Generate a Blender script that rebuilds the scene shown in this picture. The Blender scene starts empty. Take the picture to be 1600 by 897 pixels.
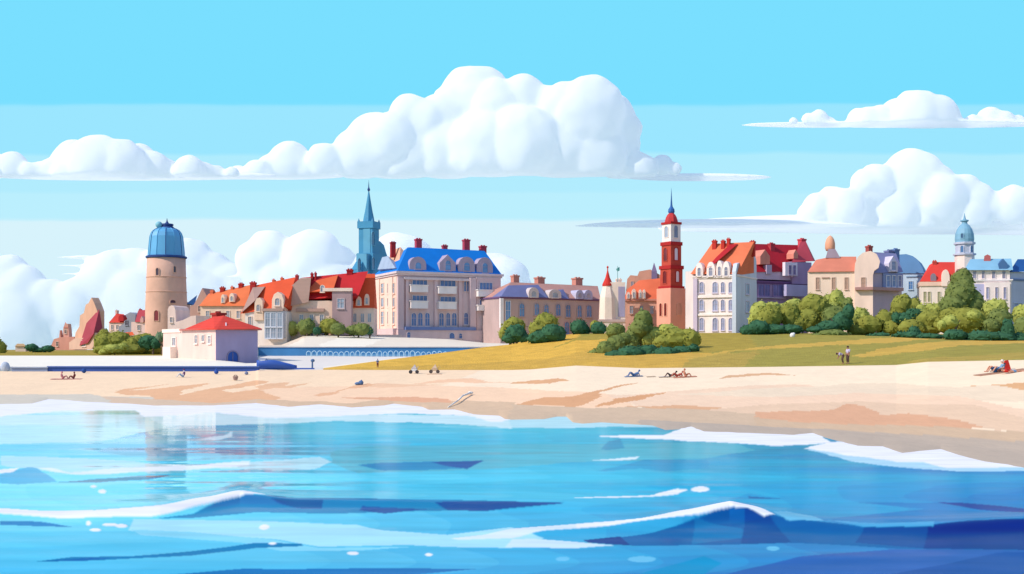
import bpy, bmesh, math, random
import numpy as np
from mathutils import Vector, Matrix, noise
random.seed(7)
PI = math.pi
F = 1716.0; HY = 546.0; EYE = 5.0            # focal length in photo pixels, horizon row, eye height in metres
scene = bpy.context.scene
COL = scene.collection

# ------------------------------------------------------------------ colours and materials
def lin(c):
    return tuple((v/255/12.92) if v/255 <= .04045 else ((v/255+.055)/1.055)**2.4 for v in c)
EL = 1.32
def alb(c, k=1.0):
    return tuple(min(.92, v/EL*k) for v in lin(c))
ELG = (1.17, 1.25, 1.53)                     # open ground: sun plus sky, per channel
def albg(c):
    return tuple(min(.92, v/e) for v, e in zip(lin(c), ELG))
MATS = {}
def nt_new(name):
    m = bpy.data.materials.new(name); m.use_nodes = True
    nt = m.node_tree; nt.nodes.clear()
    out = nt.nodes.new('ShaderNodeOutputMaterial')
    return m, nt, out
def surf(name, col, rough=.85, var=.10, scale=.35, bump=.15, bscale=3.0, tiles=None, spec=.25, stretch=(1,1,1)):
    """plaster / tile / stone: base colour broken up by two noises, fine bump, optional rows of tiles"""
    if name in MATS: return MATS[name]
    m, nt, out = nt_new(name); N, L = nt.nodes, nt.links
    b = N.new('ShaderNodeBsdfPrincipled'); L.new(b.outputs[0], out.inputs[0])
    b.inputs['Roughness'].default_value = rough; b.inputs['Specular IOR Level'].default_value = spec
    tc = N.new('ShaderNodeTexCoord'); mp = N.new('ShaderNodeMapping'); L.new(tc.outputs['Object'], mp.inputs[0]); mp.inputs['Scale'].default_value = stretch
    n1 = N.new('ShaderNodeTexNoise'); n1.inputs['Scale'].default_value = scale; n1.inputs['Detail'].default_value = 5; L.new(mp.outputs[0], n1.inputs[0])
    mr = N.new('ShaderNodeMapRange'); mr.inputs['From Min'].default_value = .3; mr.inputs['From Max'].default_value = .7
    mr.inputs['To Min'].default_value = 1-var; mr.inputs['To Max'].default_value = 1+var; L.new(n1.outputs['Fac'], mr.inputs[0])
    vm = N.new('ShaderNodeVectorMath'); vm.operation = 'SCALE'; vm.inputs[0].default_value = col[:3]; L.new(mr.outputs[0], vm.inputs['Scale'])
    last = vm.outputs[0]
    n2 = N.new('ShaderNodeTexNoise'); n2.inputs['Scale'].default_value = bscale; n2.inputs['Detail'].default_value = 6; L.new(tc.outputs['Object'], n2.inputs[0])
    hsrc = n2.outputs['Fac']
    if tiles:
        w = N.new('ShaderNodeTexWave'); w.wave_type = 'BANDS'; w.bands_direction = 'Z'; w.inputs['Scale'].default_value = tiles; w.inputs['Distortion'].default_value = .6
        w.inputs['Detail'].default_value = 2; L.new(tc.outputs['Object'], w.inputs[0])
        m2 = N.new('ShaderNodeMapRange'); m2.inputs['To Min'].default_value = .9; m2.inputs['To Max'].default_value = 1.06; L.new(w.outputs['Fac'], m2.inputs[0])
        v2 = N.new('ShaderNodeVectorMath'); v2.operation = 'SCALE'; L.new(last, v2.inputs[0]); L.new(m2.outputs[0], v2.inputs['Scale']); last = v2.outputs[0]
    L.new(last, b.inputs['Base Color'])
    bp = N.new('ShaderNodeBump'); bp.inputs['Strength'].default_value = bump; bp.inputs['Distance'].default_value = .1
    L.new(hsrc, bp.inputs['Height']); L.new(bp.outputs[0], b.inputs['Normal'])
    MATS[name] = m; return m
def wallm(c, k=1.0):
    if min(c) > 180 and max(c)-min(c) > 8: k *= 1.14
    return surf('plaster_%d_%d_%d' % tuple(c), alb(c, k), .9, .085, .5, .3, 2.0, stretch=(1,1,.35))
def roofm(c, k=1.0): return surf('tile_%d_%d_%d' % tuple(c), alb(c, k), .75, .10, .25, .25, 2.5, tiles=1.1)
def plain(c, rough=.7, k=1.0, var=.06): return surf('paint_%d_%d_%d' % tuple(c), alb(c, k), rough, var, .8, .1, 4.0)
def glass(c): return surf('glass_%d_%d_%d' % tuple(c), alb(c), .12, .25, .5, .05, 1.0, spec=.6)
def cloth(c): return surf('cloth_%d_%d_%d' % tuple(c), alb(c), .95, .1, 4, .3, 12)
def attr_mat(name, var, nscale, bump, bscale, rough=.95, stretch=(1,1,1), spec=.15):
    m, nt, out = nt_new(name); N, L = nt.nodes, nt.links
    b = N.new('ShaderNodeBsdfPrincipled'); L.new(b.outputs[0], out.inputs[0]); b.inputs['Roughness'].default_value = rough
    b.inputs['Specular IOR Level'].default_value = spec
    a = N.new('ShaderNodeAttribute'); a.attribute_name = 'tint'
    tc = N.new('ShaderNodeTexCoord'); mp = N.new('ShaderNodeMapping'); mp.inputs['Scale'].default_value = stretch; L.new(tc.outputs['Object'], mp.inputs[0])
    n1 = N.new('ShaderNodeTexNoise'); n1.inputs['Scale'].default_value = nscale; n1.inputs['Detail'].default_value = 8; L.new(mp.outputs[0], n1.inputs[0])
    mr = N.new('ShaderNodeMapRange'); mr.inputs['From Min'].default_value = .3; mr.inputs['From Max'].default_value = .7
    mr.inputs['To Min'].default_value = 1-var; mr.inputs['To Max'].default_value = 1+var; L.new(n1.outputs['Fac'], mr.inputs[0])
    vm = N.new('ShaderNodeVectorMath'); vm.operation = 'SCALE'; L.new(a.outputs['Color'], vm.inputs[0]); L.new(mr.outputs[0], vm.inputs['Scale'])
    L.new(vm.outputs[0], b.inputs['Base Color'])
    n2 = N.new('ShaderNodeTexNoise'); n2.inputs['Scale'].default_value = bscale; n2.inputs['Detail'].default_value = 8; L.new(mp.outputs[0], n2.inputs[0])
    bp = N.new('ShaderNodeBump'); bp.inputs['Strength'].default_value = bump; bp.inputs['Distance'].default_value = .25
    L.new(n2.outputs['Fac'], bp.inputs['Height']); L.new(bp.outputs[0], b.inputs['Normal'])
    return m

# ------------------------------------------------------------------ objects
def tag(o, label, cat, group=None):
    o['label'] = label; o['category'] = cat
    if group: o['group'] = group
    return o
def empty(name, loc, rz=0):
    o = bpy.data.objects.new(name, None); COL.objects.link(o); o.location = loc; o.rotation_euler = (0, 0, rz)
    o.empty_display_size = .5
    return o
def obj(name, bm, mat, parent=None, smooth=False, fix=True):
    if fix: bmesh.ops.recalc_face_normals(bm, faces=bm.faces[:])
    me = bpy.data.meshes.new(name); bm.to_mesh(me); bm.free()
    o = bpy.data.objects.new(name, me); COL.objects.link(o)
    for mm in (mat if isinstance(mat, (list, tuple)) else [mat]): me.materials.append(mm)
    if smooth: me.shade_smooth()
    if parent: o.parent = parent
    return o
def add_box(bm, x0, x1, y0, y1, z0, z1):
    v = [bm.verts.new(p) for p in ((x0,y0,z0),(x1,y0,z0),(x1,y1,z0),(x0,y1,z0),(x0,y0,z1),(x1,y0,z1),(x1,y1,z1),(x0,y1,z1))]
    for f in ((0,3,2,1),(4,5,6,7),(0,1,5,4),(1,2,6,5),(2,3,7,6),(3,0,4,7)): bm.faces.new([v[i] for i in f])
def add_hull(bm, pts):
    vs = [bm.verts.new(p) for p in pts]
    r = bmesh.ops.convex_hull(bm, input=vs)
    dead = [e for e in r['geom_interior'] if isinstance(e, bmesh.types.BMVert)]
    if dead: bmesh.ops.delete(bm, geom=dead, context='VERTS')
    bmesh.ops.dissolve_limit(bm, angle_limit=.01, verts=bm.verts[:], edges=bm.edges[:])
def add_prism(bm, front, back):
    a = [bm.verts.new(p) for p in front]; b = [bm.verts.new(p) for p in back]; n = len(a)
    bm.faces.new(a); bm.faces.new(b[::-1])
    for i in range(n): bm.faces.new((a[i], b[i], b[(i+1) % n], a[(i+1) % n]))
def add_lathe(bm, prof, n=24, cx=0, cy=0, phase=0):
    rings = []
    for z, r in prof:
        rings.append([bm.verts.new((cx+max(r,.004)*math.cos(phase+2*PI*i/n), cy+max(r,.004)*math.sin(phase+2*PI*i/n), z)) for i in range(n)])
    for a, b in zip(rings, rings[1:]):
        for i in range(n): bm.faces.new((a[i], a[(i+1) % n], b[(i+1) % n], b[i]))
    bm.faces.new(rings[0][::-1]); bm.faces.new(rings[-1])
def add_tube(bm, p, q, r0, r1=None, n=6):
    r1 = r0 if r1 is None else r1
    p, q = Vector(p), Vector(q); d = (q-p).normalized(); u = d.orthogonal().normalized(); w = d.cross(u)
    ra = [bm.verts.new(p+(u*math.cos(2*PI*i/n)+w*math.sin(2*PI*i/n))*r0) for i in range(n)]
    rb = [bm.verts.new(q+(u*math.cos(2*PI*i/n)+w*math.sin(2*PI*i/n))*r1) for i in range(n)]
    for i in range(n): bm.faces.new((ra[i], ra[(i+1) % n], rb[(i+1) % n], rb[i]))
    bm.faces.new(ra[::-1]); bm.faces.new(rb)
def add_ball(bm, c, r, sub=2, sc=(1,1,1), rough=0, seed=0):
    m = Matrix.Translation(c) @ Matrix.Diagonal((r*sc[0], r*sc[1], r*sc[2], 1))
    vs = bmesh.ops.create_icosphere(bm, subdivisions=sub, radius=1, matrix=m)['verts']
    if rough:
        c = Vector(c)
        for v in vs:
            d = v.co-c
            v.co = c+d*(1+rough*noise.noise(v.co/r*1.7+Vector((seed, 0, 0)))+rough*.5*noise.noise(v.co/r*4+Vector((0, seed, 0))))
    return vs
def W(px, py, Y):                      # the point of the place that stands Y metres away behind a pixel
    return Vector(((px-800)/F*Y, Y, EYE+(HY-py)/F*Y))

# ------------------------------------------------------------------ land profile
KEYS = [  # px : (row, distance) of: land edge, first crest, wall foot, wall top, town foot
 (-4000, (580,148),(573,148.4),(557,190),(556,192),(550,260)),
 (340, (580,148),(573,148.4),(557,190),(556,192),(550,260)),
 (385, (580,148),(573,148.4),(567,178),(566,179),(550,260)),
 (400, (579,148),(575,150),(565,185),(560,186),(548,240)),
 (403, (578,148),(575,153),(556,199),(542,200),(539,240)),
 (440, (578,150),(575,155),(556,199),(542,200),(538,240)),
 (475, (578,150),(575,155),(556,199),(542,200),(522,240)),
 (505, (577.5,151),(576,153),(556,199),(542,200),(521,240)),
 (600, (578,150),(563,168),(557,199),(543,200),(526,240)),
 (700, (578,150),(550,180),(557,199),(543,200),(530,240)),
 (760, (578,148),(542,188),(556,199),(543,200),(536,240)),
 (800, (578,145),(538,193),(541,205),(540,206),(537,235)),
 (830, (577,143),(533,196),(533,206),(533,207),(531,230)),
 (900, (571,140),(522,203),(522,208),(522,209),(521,228)),
 (1000,(575,130),(521,203),(521,208),(521,209),(520.5,225)),
 (1200,(573,120),(521,200),(520.5,208),(520.5,209),(520,225)),
 (1400,(570,110),(527,175),(525,190),(525,191),(522,225)),
 (1450,(565,105),(530,168),(527,185),(527,186),(522,225)),
 (1600,(562,95),(538,150),(530,175),(530,176),(522,225)),
 (5600,(562,95),(538,150),(530,175),(530,176),(522,225)),
]
SHORE = [(-4000,650),(-200,634),(0,632),(50,631),(75,624),(100,625),(130,628),(200,631),(240,634),(330,634),(400,630),(450,636),(500,632),(550,637),(600,634),(615,631),
 (660,636),(670,641),(710,640),(740,648),(780,650),(790,656),(850,655),(870,651),(885,651),(895,660),(910,662),(940,660),(1020,665),(1040,672),(1060,671),(1080,667),(1100,675),
 (1200,678),(1240,680),(1270,677),(1290,684),(1340,697),(1380,698),(1410,709),(1440,705),(1470,702),(1500,712),(1540,722),(1600,731),(1700,745),(2400,800),(5600,860)]
kx = np.array([k[0] for k in KEYS], float)
KP = np.array([[r[0] for r in k[1:]] for k in KEYS], float); KY = np.array([[r[1] for r in k[1:]] for k in KEYS], float)
sx = np.array([s[0] for s in SHORE], float); sy = np.array([s[1] for s in SHORE], float)
smx = np.arange(-4000, 5600, 20.0); _r = np.interp(smx, sx, sy); smy = np.array([_r[max(0, i-6):i+7].mean() for i in range(len(_r))])
def column(px):
    """distances and heights of the land's control rows behind one column"""
    Ys = [14.0]; Zs = [-3.0]
    shy = EYE*F/(np.interp(px, sx, sy)-HY)
    sm = EYE*F/(np.interp(px, smx, smy)-HY)
    Ys = [min(14.0, shy*.3), min(shy, sm)*.80, shy, max(sm*1.10, shy+1)]; Zs = [-3.0, -.9, 0.0, .16]
    for k in range(5):
        Y = np.interp(px, kx, KY[:, k]); p = np.interp(px, kx, KP[:, k])
        Ys.append(Y); Zs.append(EYE+(HY-p)/F*Y)
    Ys += [700.0, 9000.0]; Zs += [Zs[-1] if px < 400 else Zs[-1], 4.0]
    if px < 700: Zs[-2] = min(Zs[-2], 4.7)
    return np.array(Ys), np.array(Zs)
def gz(x, y):
    Ys, Zs = column(800+x/y*F)
    return float(np.interp(y, Ys, Zs))
def land(px, py):
    """the spot on the beach or lawn seen at a pixel"""
    Ys, Zs = column(px); i0 = 3
    for Y in np.linspace(Ys[2], Ys[8], 2000):
        z = np.interp(Y, Ys, Zs)
        if HY-(z-EYE)/Y*F <= py: return Vector(((px-800)/F*Y, Y, z))
    Y = Ys[8]; return Vector(((px-800)/F*Y, Y, Zs[8]))
def inpoly(X, Yp, poly):
    r = np.zeros(X.shape, bool); n = len(poly)
    for i in range(n):
        x1, y1 = poly[i]; x2, y2 = poly[(i+1) % n]
        c = ((y1 > Yp) != (y2 > Yp))
        with np.errstate(divide='ignore', invalid='ignore'):
            xi = (x2-x1)*(Yp-y1)/((y2-y1) if y2 != y1 else 1e-9)+x1
        r ^= (c & (X < xi))
    return r
def vnoise(x, y, seed=0):
    """smooth value noise on arrays"""
    rng = np.random.RandomState(seed); T = rng.rand(256, 256)
    xi = np.floor(x).astype(int); yi = np.floor(y).astype(int); fx = x-xi; fy = y-yi
    fx = fx*fx*(3-2*fx); fy = fy*fy*(3-2*fy)
    a = T[xi & 255, yi & 255]; b = T[(xi+1) & 255, yi & 255]; c = T[xi & 255, (yi+1) & 255]; d = T[(xi+1) & 255, (yi+1) & 255]
    return (a*(1-fx)+b*fx)*(1-fy)+(c*(1-fx)+d*fx)*fy
def grid_mesh(name, X, Yw, Z, mat, tint=None, mask=None, extra=None):
    R, Cn = X.shape
    co = np.stack([X, Yw, Z], -1).reshape(-1, 3)
    idx = np.arange(R*Cn).reshape(R, Cn)
    q = np.stack([idx[:-1, :-1], idx[:-1, 1:], idx[1:, 1:], idx[1:, :-1]], -1)
    q = q[mask] if mask is not None else q.reshape(-1, 4)
    used = np.unique(q); remap = np.full(R*Cn, -1); remap[used] = np.arange(len(used)); q = remap[q]; co = co[used]
    me = bpy.data.meshes.new(name); me.vertices.add(len(co)); me.vertices.foreach_set('co', co.ravel())
    me.loops.add(q.size); me.loops.foreach_set('vertex_index', q.ravel().astype(np.int32))
    me.polygons.add(len(q)); me.polygons.foreach_set('loop_start', np.arange(0, q.size, 4, dtype=np.int32))
    me.update(calc_edges=True)
    if tint is not None:
        at = me.attributes.new('tint', 'FLOAT_COLOR', 'POINT'); t = np.ones((len(co), 4)); t[:, :3] = tint.reshape(-1, 3)[used]
        at.data.foreach_set('color', t.ravel())
    for nm, ar in (extra or {}).items():
        at = me.attributes.new(nm, 'FLOAT', 'POINT'); at.data.foreach_set('value', ar.ravel()[used])
    o = bpy.data.objects.new(name, me); COL.objects.link(o); me.materials.append(mat); me.shade_smooth(); me.validate()
    return o
# ------------------------------------------------------------------ world, sun, camera
SUN_EL, SUN_AZ = math.radians(38), math.radians(204)      # azimuth: direction of the sun in plan, from +x counterclockwise
SDIR = Vector((math.cos(SUN_EL)*math.cos(SUN_AZ), math.cos(SUN_EL)*math.sin(SUN_AZ), math.sin(SUN_EL)))
world = bpy.data.worlds.new('World'); scene.world = world; world.use_nodes = True
nt = world.node_tree; nt.nodes.clear(); N, L = nt.nodes, nt.links
wo = N.new('ShaderNodeOutputWorld'); bgn = N.new('ShaderNodeBackground'); bgb = N.new('ShaderNodeBackground'); mx = N.new('ShaderNodeMixShader')
sk = N.new('ShaderNodeTexSky'); sk.sky_type = 'NISHITA'; sk.sun_disc = False; sk.sun_elevation = SUN_EL; sk.sun_rotation = math.radians(90)-SUN_AZ
sk.air_density = 1.2; sk.dust_density = .6; sk.ozone_density = 2.0
L.new(sk.outputs[0], bgn.inputs[0]); bgn.inputs[1].default_value = .15
tc = N.new('ShaderNodeTexCoord'); sep = N.new('ShaderNodeSeparateXYZ'); L.new(tc.outputs['Generated'], sep.inputs[0])
mp = N.new('ShaderNodeMapping'); mp.inputs['Scale'].default_value = (7, 7, 26); L.new(tc.outputs['Generated'], mp.inputs[0])
ns = N.new('ShaderNodeTexNoise'); ns.inputs['Scale'].default_value = 1.0; ns.inputs['Detail'].default_value = 3; L.new(mp.outputs[0], ns.inputs[0])
ma = N.new('ShaderNodeMath'); ma.operation = 'MULTIPLY_ADD'; ma.inputs[1].default_value = .010; L.new(ns.outputs['Fac'], ma.inputs[0])
dy = N.new('ShaderNodeMath'); dy.operation = 'ABSOLUTE'; L.new(sep.outputs['Y'], dy.inputs[0]); dm_ = N.new('ShaderNodeMath'); dm_.operation = 'MAXIMUM'; dm_.inputs[1].default_value = .25; L.new(dy.outputs[0], dm_.inputs[0])
dv = N.new('ShaderNodeMath'); dv.operation = 'DIVIDE'; L.new(sep.outputs['Z'], dv.inputs[0]); L.new(dm_.outputs[0], dv.inputs[1]); L.new(dv.outputs[0], ma.inputs[2])
mr = N.new('ShaderNodeMapRange'); mr.inputs['From Min'].default_value = .006; mr.inputs['From Max'].default_value = .506; L.new(ma.outputs[0], mr.inputs[0])
cr = N.new('ShaderNodeValToRGB'); L.new(mr.outputs[0], cr.inputs[0])
stops = [(0,(214,242,252)),(.230,(216,243,252)),(.236,(188,239,254)),(.282,(187,239,254)),(.287,(178,236,254)),(.352,(176,236,254)),(.358,(155,230,255)),(.440,(155,230,255)),(.446,(122,223,255)),(.66,(122,223,255)),(.9,(170,196,255))]
while len(cr.color_ramp.elements) < len(stops): cr.color_ramp.elements.new(.5)
for e, (p, c) in zip(cr.color_ramp.elements, stops): e.position = p; e.color = (*lin(c), 1)
L.new(cr.outputs[0], bgb.inputs[0]); bgb.inputs[1].default_value = 1.0
m2 = N.new('ShaderNodeMapRange'); m2.inputs['From Min'].default_value = .30; m2.inputs['From Max'].default_value = .5; m2.inputs['To Max'].default_value = .45; m2.interpolation_type = 'SMOOTHSTEP'
L.new(sep.outputs['Z'], m2.inputs[0]); L.new(m2.outputs[0], mx.inputs[0]); L.new(bgb.outputs[0], mx.inputs[1]); L.new(bgn.outputs[0], mx.inputs[2]); L.new(mx.outputs[0], wo.inputs[0])
sl = bpy.data.lights.new('sun', 'SUN'); sl.energy = 4.2; sl.angle = math.radians(.6); sl.color = (1, .90, .80)
so = bpy.data.objects.new('sun', sl); COL.objects.link(so); so.location = SDIR*100; so.rotation_euler = (-SDIR).to_track_quat('-Z', 'Y').to_euler()
cam = bpy.data.cameras.new('camera'); co = bpy.data.objects.new('camera', cam); COL.objects.link(co); scene.camera = co
co.location = (0, 0, EYE); co.rotation_euler = (PI/2, 0, 0); cam.sensor_width = 36; cam.lens = F/1600*36; cam.shift_y = (HY-448.5)/1600
cam.clip_start = .5; cam.clip_end = 30000
vs = scene.view_settings; vs.view_transform = 'Standard'; vs.look = 'None'; vs.gamma = 1; vs.exposure = 0; vs.use_curve_mapping = False
scene.cycles.max_bounces = 10; scene.cycles.diffuse_bounces = 9; scene.cycles.glossy_bounces = 3; scene.cycles.transparent_max_bounces = 4
scene.cycles.use_denoising = True

# ------------------------------------------------------------------ the land: beach, lawn, promenade, bank
cols = np.concatenate([np.linspace(-3900, -60, 60), np.arange(-50, 1651, 1.7), np.linspace(1670, 5400, 60)])
segs = [(0,8),(1,8),(2,24),(2.3,78),(3,42),(4,16),(5,3),(6,16),(7,10),(8,8)]   # rows per stretch
rowf = []
for k, n in segs: rowf += [k+i/n*(.3 if k == 2 else .7 if k == 2.3 else 1) for i in range(n)]
rowf.append(9.0); rowf = np.array(rowf)
RI = [0,1,2,2.3,3,4,5,6,7,8,9]
Yg = np.zeros((len(rowf), len(cols))); Zg = np.zeros_like(Yg)
for j, px in enumerate(cols):
    Ys, Zs = column(px)
    Yg[:, j] = np.interp(rowf, RI, Ys); Zg[:, j] = np.interp(rowf, RI, Zs)
PX = np.repeat(cols[None, :], len(rowf), 0); Xg = (PX-800)/F*Yg
beach_mask = (rowf[:, None] > 2.3) & (rowf[:, None] < 3)
Zg += np.where(beach_mask, np.minimum(1, (rowf[:, None]-2.3)*4)*np.minimum(1, (3-rowf[:, None])*4)*0.16*(vnoise(Xg*.25+50, Yg*.12+50, 3)-.5), 0)
lawnm = (rowf[:, None] > 3.05) & (PX > 520)
Zg += np.where(lawnm & (rowf[:, None] < 4), .25*(vnoise(Xg*.09+50, Yg*.07+50, 4)-.5), 0)
PY = HY-(Zg-EYE)/Yg*F
RF = np.repeat(rowf[:, None], len(cols), 1)
# colour of each spot of ground
T = np.zeros(PX.shape+(3,))
wx = PX+7*(vnoise(Xg*.6+90, Yg*.6+90, 11)-.5)+5*(vnoise(Xg*2+9, Yg*2+9, 12)-.5)
wy = PY+2.0*(vnoise(Xg*.45+30, Yg*.2+30, 13)-.5)+1.0*(vnoise(Xg*1.5+9, Yg*.8+9, 14)-.5)
def paint(mask, c, k=1.0): T[mask] = albg(c)
def sand(c, poly): paint((RF < 3.0) & inpoly(wx, wy, poly), c)  # wet and dry sand tones; the orange streaks are shadows painted into the colour
paint(RF < 99, (253,236,219))
sand((253,228,205), [(-4000,560),(800,560),(700,600),(560,640),(-4000,700)])
sand((251,219,196), [(380,608),(640,601),(780,606),(900,612),(960,617),(1000,640),(1000,680),(300,680)])
sand((248,208,182), [(640,600),(700,592),(740,591),(760,597),(805,599),(700,598)])
sand((240,197,167), [(400,602),(425,598),(450,597),(450,603),(487,597),(455,607),(430,606),(400,611)])
sand((236,190,158), [(180,614),(190,609),(262,600),(200,611),(240,608),(325,598),(325,600),(283,611),(282,618),(330,607),(400,594),(420,597),(348,610),(362,614),(400,608),(440,622),(400,640),(250,640),(235,618),(190,616)])
sand((216,212,208), [(-4000,612),(0,617),(60,616),(140,616),(160,620),(240,620),(250,640),(150,650),(0,650),(-4000,690)])
sand((222,200,184), [(160,620),(250,624),(330,630),(400,624),(400,645),(200,645)])
sand((236,190,160), [(493,618),(500,614),(525,612),(555,602),(575,599),(590,602),(597,604),(545,607),(520,616),(500,620)])
sand((244,206,180), [(575,605),(590,599),(620,600),(690,601),(600,606)])
sand((221,195,174), [(400,624),(550,630),(600,624),(700,628),(715,625),(805,628),(805,670),(690,655),(400,660)])
sand((230,180,154), [(530,621),(650,620),(700,624),(705,630),(600,626)])
sand((226,178,142), [(800,598),(870,590),(890,594),(860,600),(800,600)])
sand((224,174,138), [(805,632),(830,626),(850,622),(880,621),(910,617),(940,608),(970,601),(1005,597),(960,606),(935,614),(940,620),(920,630),(900,635),(860,633)])
sand((214,192,174), [(800,631),(920,637),(1050,636),(1200,643),(1200,700),(1000,690),(790,680)])
sand((245,218,200), [(950,619),(1060,611),(1160,603),(1260,601),(1330,612),(1300,643),(1000,636)])
sand((222,170,132), [(930,635),(960,624),(1000,617),(1042,613),(1000,625),(960,631),(935,635)])
sand((224,180,150), [(980,635),(1060,633),(1200,642),(1200,648),(1100,641)])
sand((224,178,148), [(1140,635),(1150,630),(1177,627),(1165,633),(1145,636)])
sand((224,182,150), [(1120,592),(1135,587),(1200,583),(1242,586),(1200,586.5),(1145,590)])
sand((241,224,208), [(1060,616),(1200,607),(1340,600),(1400,598),(1450,603),(1490,606),(1600,598),(5000,598),(5000,625),(1600,628),(1200,621)])
sand((245,217,199), [(1080,630),(1190,621),(1350,614),(1500,620),(1600,640),(5000,640),(5000,662),(1600,662),(1190,642)])
sand((233,206,187), [(1100,641),(1190,633),(1340,628),(1450,632),(1520,633),(1600,653),(5000,653),(5000,674),(1600,674),(1190,648)])
sand((224,178,152), [(1180,644),(1250,643),(1300,640),(1320,632),(1350,635),(1380,650),(1420,646),(1450,650),(1500,657),(1535,667),(1500,670),(1400,665),(1300,664),(1180,653)])
sand((212,188,168), [(1180,652),(1300,663),(1400,664),(1600,674),(5000,674),(5000,692),(1600,692),(1180,667)])
sand((192,180,174), [(1000,655),(1200,666),(1600,690),(5000,690),(5000,900),(1300,800),(1000,690)])
sand((226,180,140), [(1505,604),(1560,601),(1600,598),(1660,600),(1660,612),(1600,610),(1560,603)])
gold, gold2, olive, olive2, straw = (230,188,86), (214,176,84), (166,158,78), (150,150,80), (214,180,90)
G = (RF >= 3.0) & (PX > 505)
def grass(c, poly): paint(G & inpoly(wx, wy, poly), c)
paint(G, olive)
grass(gold, [(500,590),(500,500),(905,500),(905,527),(1000,530),(1060,560),(960,590)])
grass(gold2, [(500,590),(500,577),(760,567),(860,560),(900,551),(960,545),(1080,548),(1110,552),(1060,590)])
grass((178,160,74), [(860,545),(900,528),(930,522),(1000,510),(1200,510),(1200,546),(1090,551),(960,530),(900,532)])
grass((186,164,84), [(1080,556),(1200,548),(1170,562),(1160,580),(1060,580)])
grass(olive, [(1160,500),(1700,500),(1700,590),(1180,590),(1190,560)])
grass(straw, [(1070,557),(1200,541),(1300,534),(1400,526),(1490,527),(1380,536),(1280,541),(1150,549),(1070,562)])
grass(straw, [(1330,556),(1375,546),(1420,538),(1480,533),(1700,526),(1700,533),(1500,540),(1430,550),(1350,558)])
grass((184,164,84), [(1400,574),(1440,560),(1520,556),(1600,550),(1700,547),(1700,556),(1500,564)])
prom = ((RF >= 3.0) & (RF <= 6.0) & (PX <= 505)) | ((RF > 4.0) & (RF <= 6) & (PX > 505) & (PX < 765))
paint(prom, (250,250,251))
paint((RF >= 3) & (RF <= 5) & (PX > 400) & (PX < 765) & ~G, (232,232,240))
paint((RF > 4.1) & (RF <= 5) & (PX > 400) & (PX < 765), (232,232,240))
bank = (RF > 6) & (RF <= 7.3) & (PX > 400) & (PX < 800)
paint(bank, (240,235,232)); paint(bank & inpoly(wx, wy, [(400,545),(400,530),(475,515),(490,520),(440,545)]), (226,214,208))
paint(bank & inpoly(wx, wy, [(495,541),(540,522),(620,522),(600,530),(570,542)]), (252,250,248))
paint((RF > 6) & (PX <= 400), (172,154,66))
paint((RF > 7.3), (170,150,80)); paint((RF > 8.2), (205,228,240))  # farthest ground made pale blue to bounce light onto the cloud bases
mats = dict(beach=attr_mat('sand', .035, .8, .18, 2.2, stretch=(1,.6,1)), lawn=attr_mat('dune_grass', .14, .5, .8, 4.0), promenade=attr_mat('pale_paving', .03, .4, .15, 3.0), ground=attr_mat('town_ground', .1, .1, .2, 1.0))
pc = (cols[:-1]+cols[1:])/2; rc = (rowf[:-1]+rowf[1:])/2
PCm, RCm = np.meshgrid(pc, rc)
cls = np.full(PCm.shape, 'lawn', dtype='<U10')
cls[RCm < 3] = 'beach'
cls[(RCm >= 3) & (RCm < 6) & (PCm <= 505)] = 'promenade'
cls[(RCm >= 4) & (RCm < 7) & (PCm > 505) & (PCm < 780)] = 'promenade'
cls[(RCm >= 6) & (RCm < 7) & (PCm > 400) & (PCm <= 505)] = 'promenade'
cls[(RCm >= 7)] = 'ground'
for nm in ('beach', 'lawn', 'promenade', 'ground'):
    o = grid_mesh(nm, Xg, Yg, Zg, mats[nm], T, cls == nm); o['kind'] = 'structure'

# ------------------------------------------------------------------ the sea
wc = np.concatenate([np.linspace(-3900, -40, 70), np.arange(-36, 1640, 1.35), np.linspace(1650, 5400, 70)])
wr = np.concatenate([[2600, 1800, 1400, 1200, 1080, 1000, 950, 930], np.arange(918, 650, -.9), np.arange(650, 604, -.7)])
PXw, PYw = np.meshgrid(wc, wr)
Yw = EYE*F/(PYw-HY); Xw = (PXw-800)/F*Yw
TW = np.zeros(PXw.shape+(3,))
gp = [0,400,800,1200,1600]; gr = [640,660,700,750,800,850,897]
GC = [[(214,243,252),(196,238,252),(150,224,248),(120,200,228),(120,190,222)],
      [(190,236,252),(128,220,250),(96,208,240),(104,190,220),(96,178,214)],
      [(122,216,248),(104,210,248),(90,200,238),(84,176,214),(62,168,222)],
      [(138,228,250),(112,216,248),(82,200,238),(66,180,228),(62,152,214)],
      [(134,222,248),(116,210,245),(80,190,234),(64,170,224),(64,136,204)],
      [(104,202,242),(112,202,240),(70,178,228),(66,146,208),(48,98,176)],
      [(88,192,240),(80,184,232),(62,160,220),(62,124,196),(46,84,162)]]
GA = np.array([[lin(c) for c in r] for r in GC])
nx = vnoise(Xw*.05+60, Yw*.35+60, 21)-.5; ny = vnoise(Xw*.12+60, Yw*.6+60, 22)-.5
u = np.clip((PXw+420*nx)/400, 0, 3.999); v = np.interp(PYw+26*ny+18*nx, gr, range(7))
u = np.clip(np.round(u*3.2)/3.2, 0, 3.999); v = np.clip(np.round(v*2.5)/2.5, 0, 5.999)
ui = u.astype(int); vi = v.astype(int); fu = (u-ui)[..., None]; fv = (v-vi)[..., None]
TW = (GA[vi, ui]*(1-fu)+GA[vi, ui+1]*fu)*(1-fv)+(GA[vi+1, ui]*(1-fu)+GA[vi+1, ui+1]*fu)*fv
FO = np.zeros(PXw.shape)
px_ = PXw+5*(vnoise(Xw*.7+20, Yw*.7+20, 23)-.5); py_ = PYw+1.8*(vnoise(Xw*.6+20, Yw*1.2+20, 24)-.5)
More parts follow.
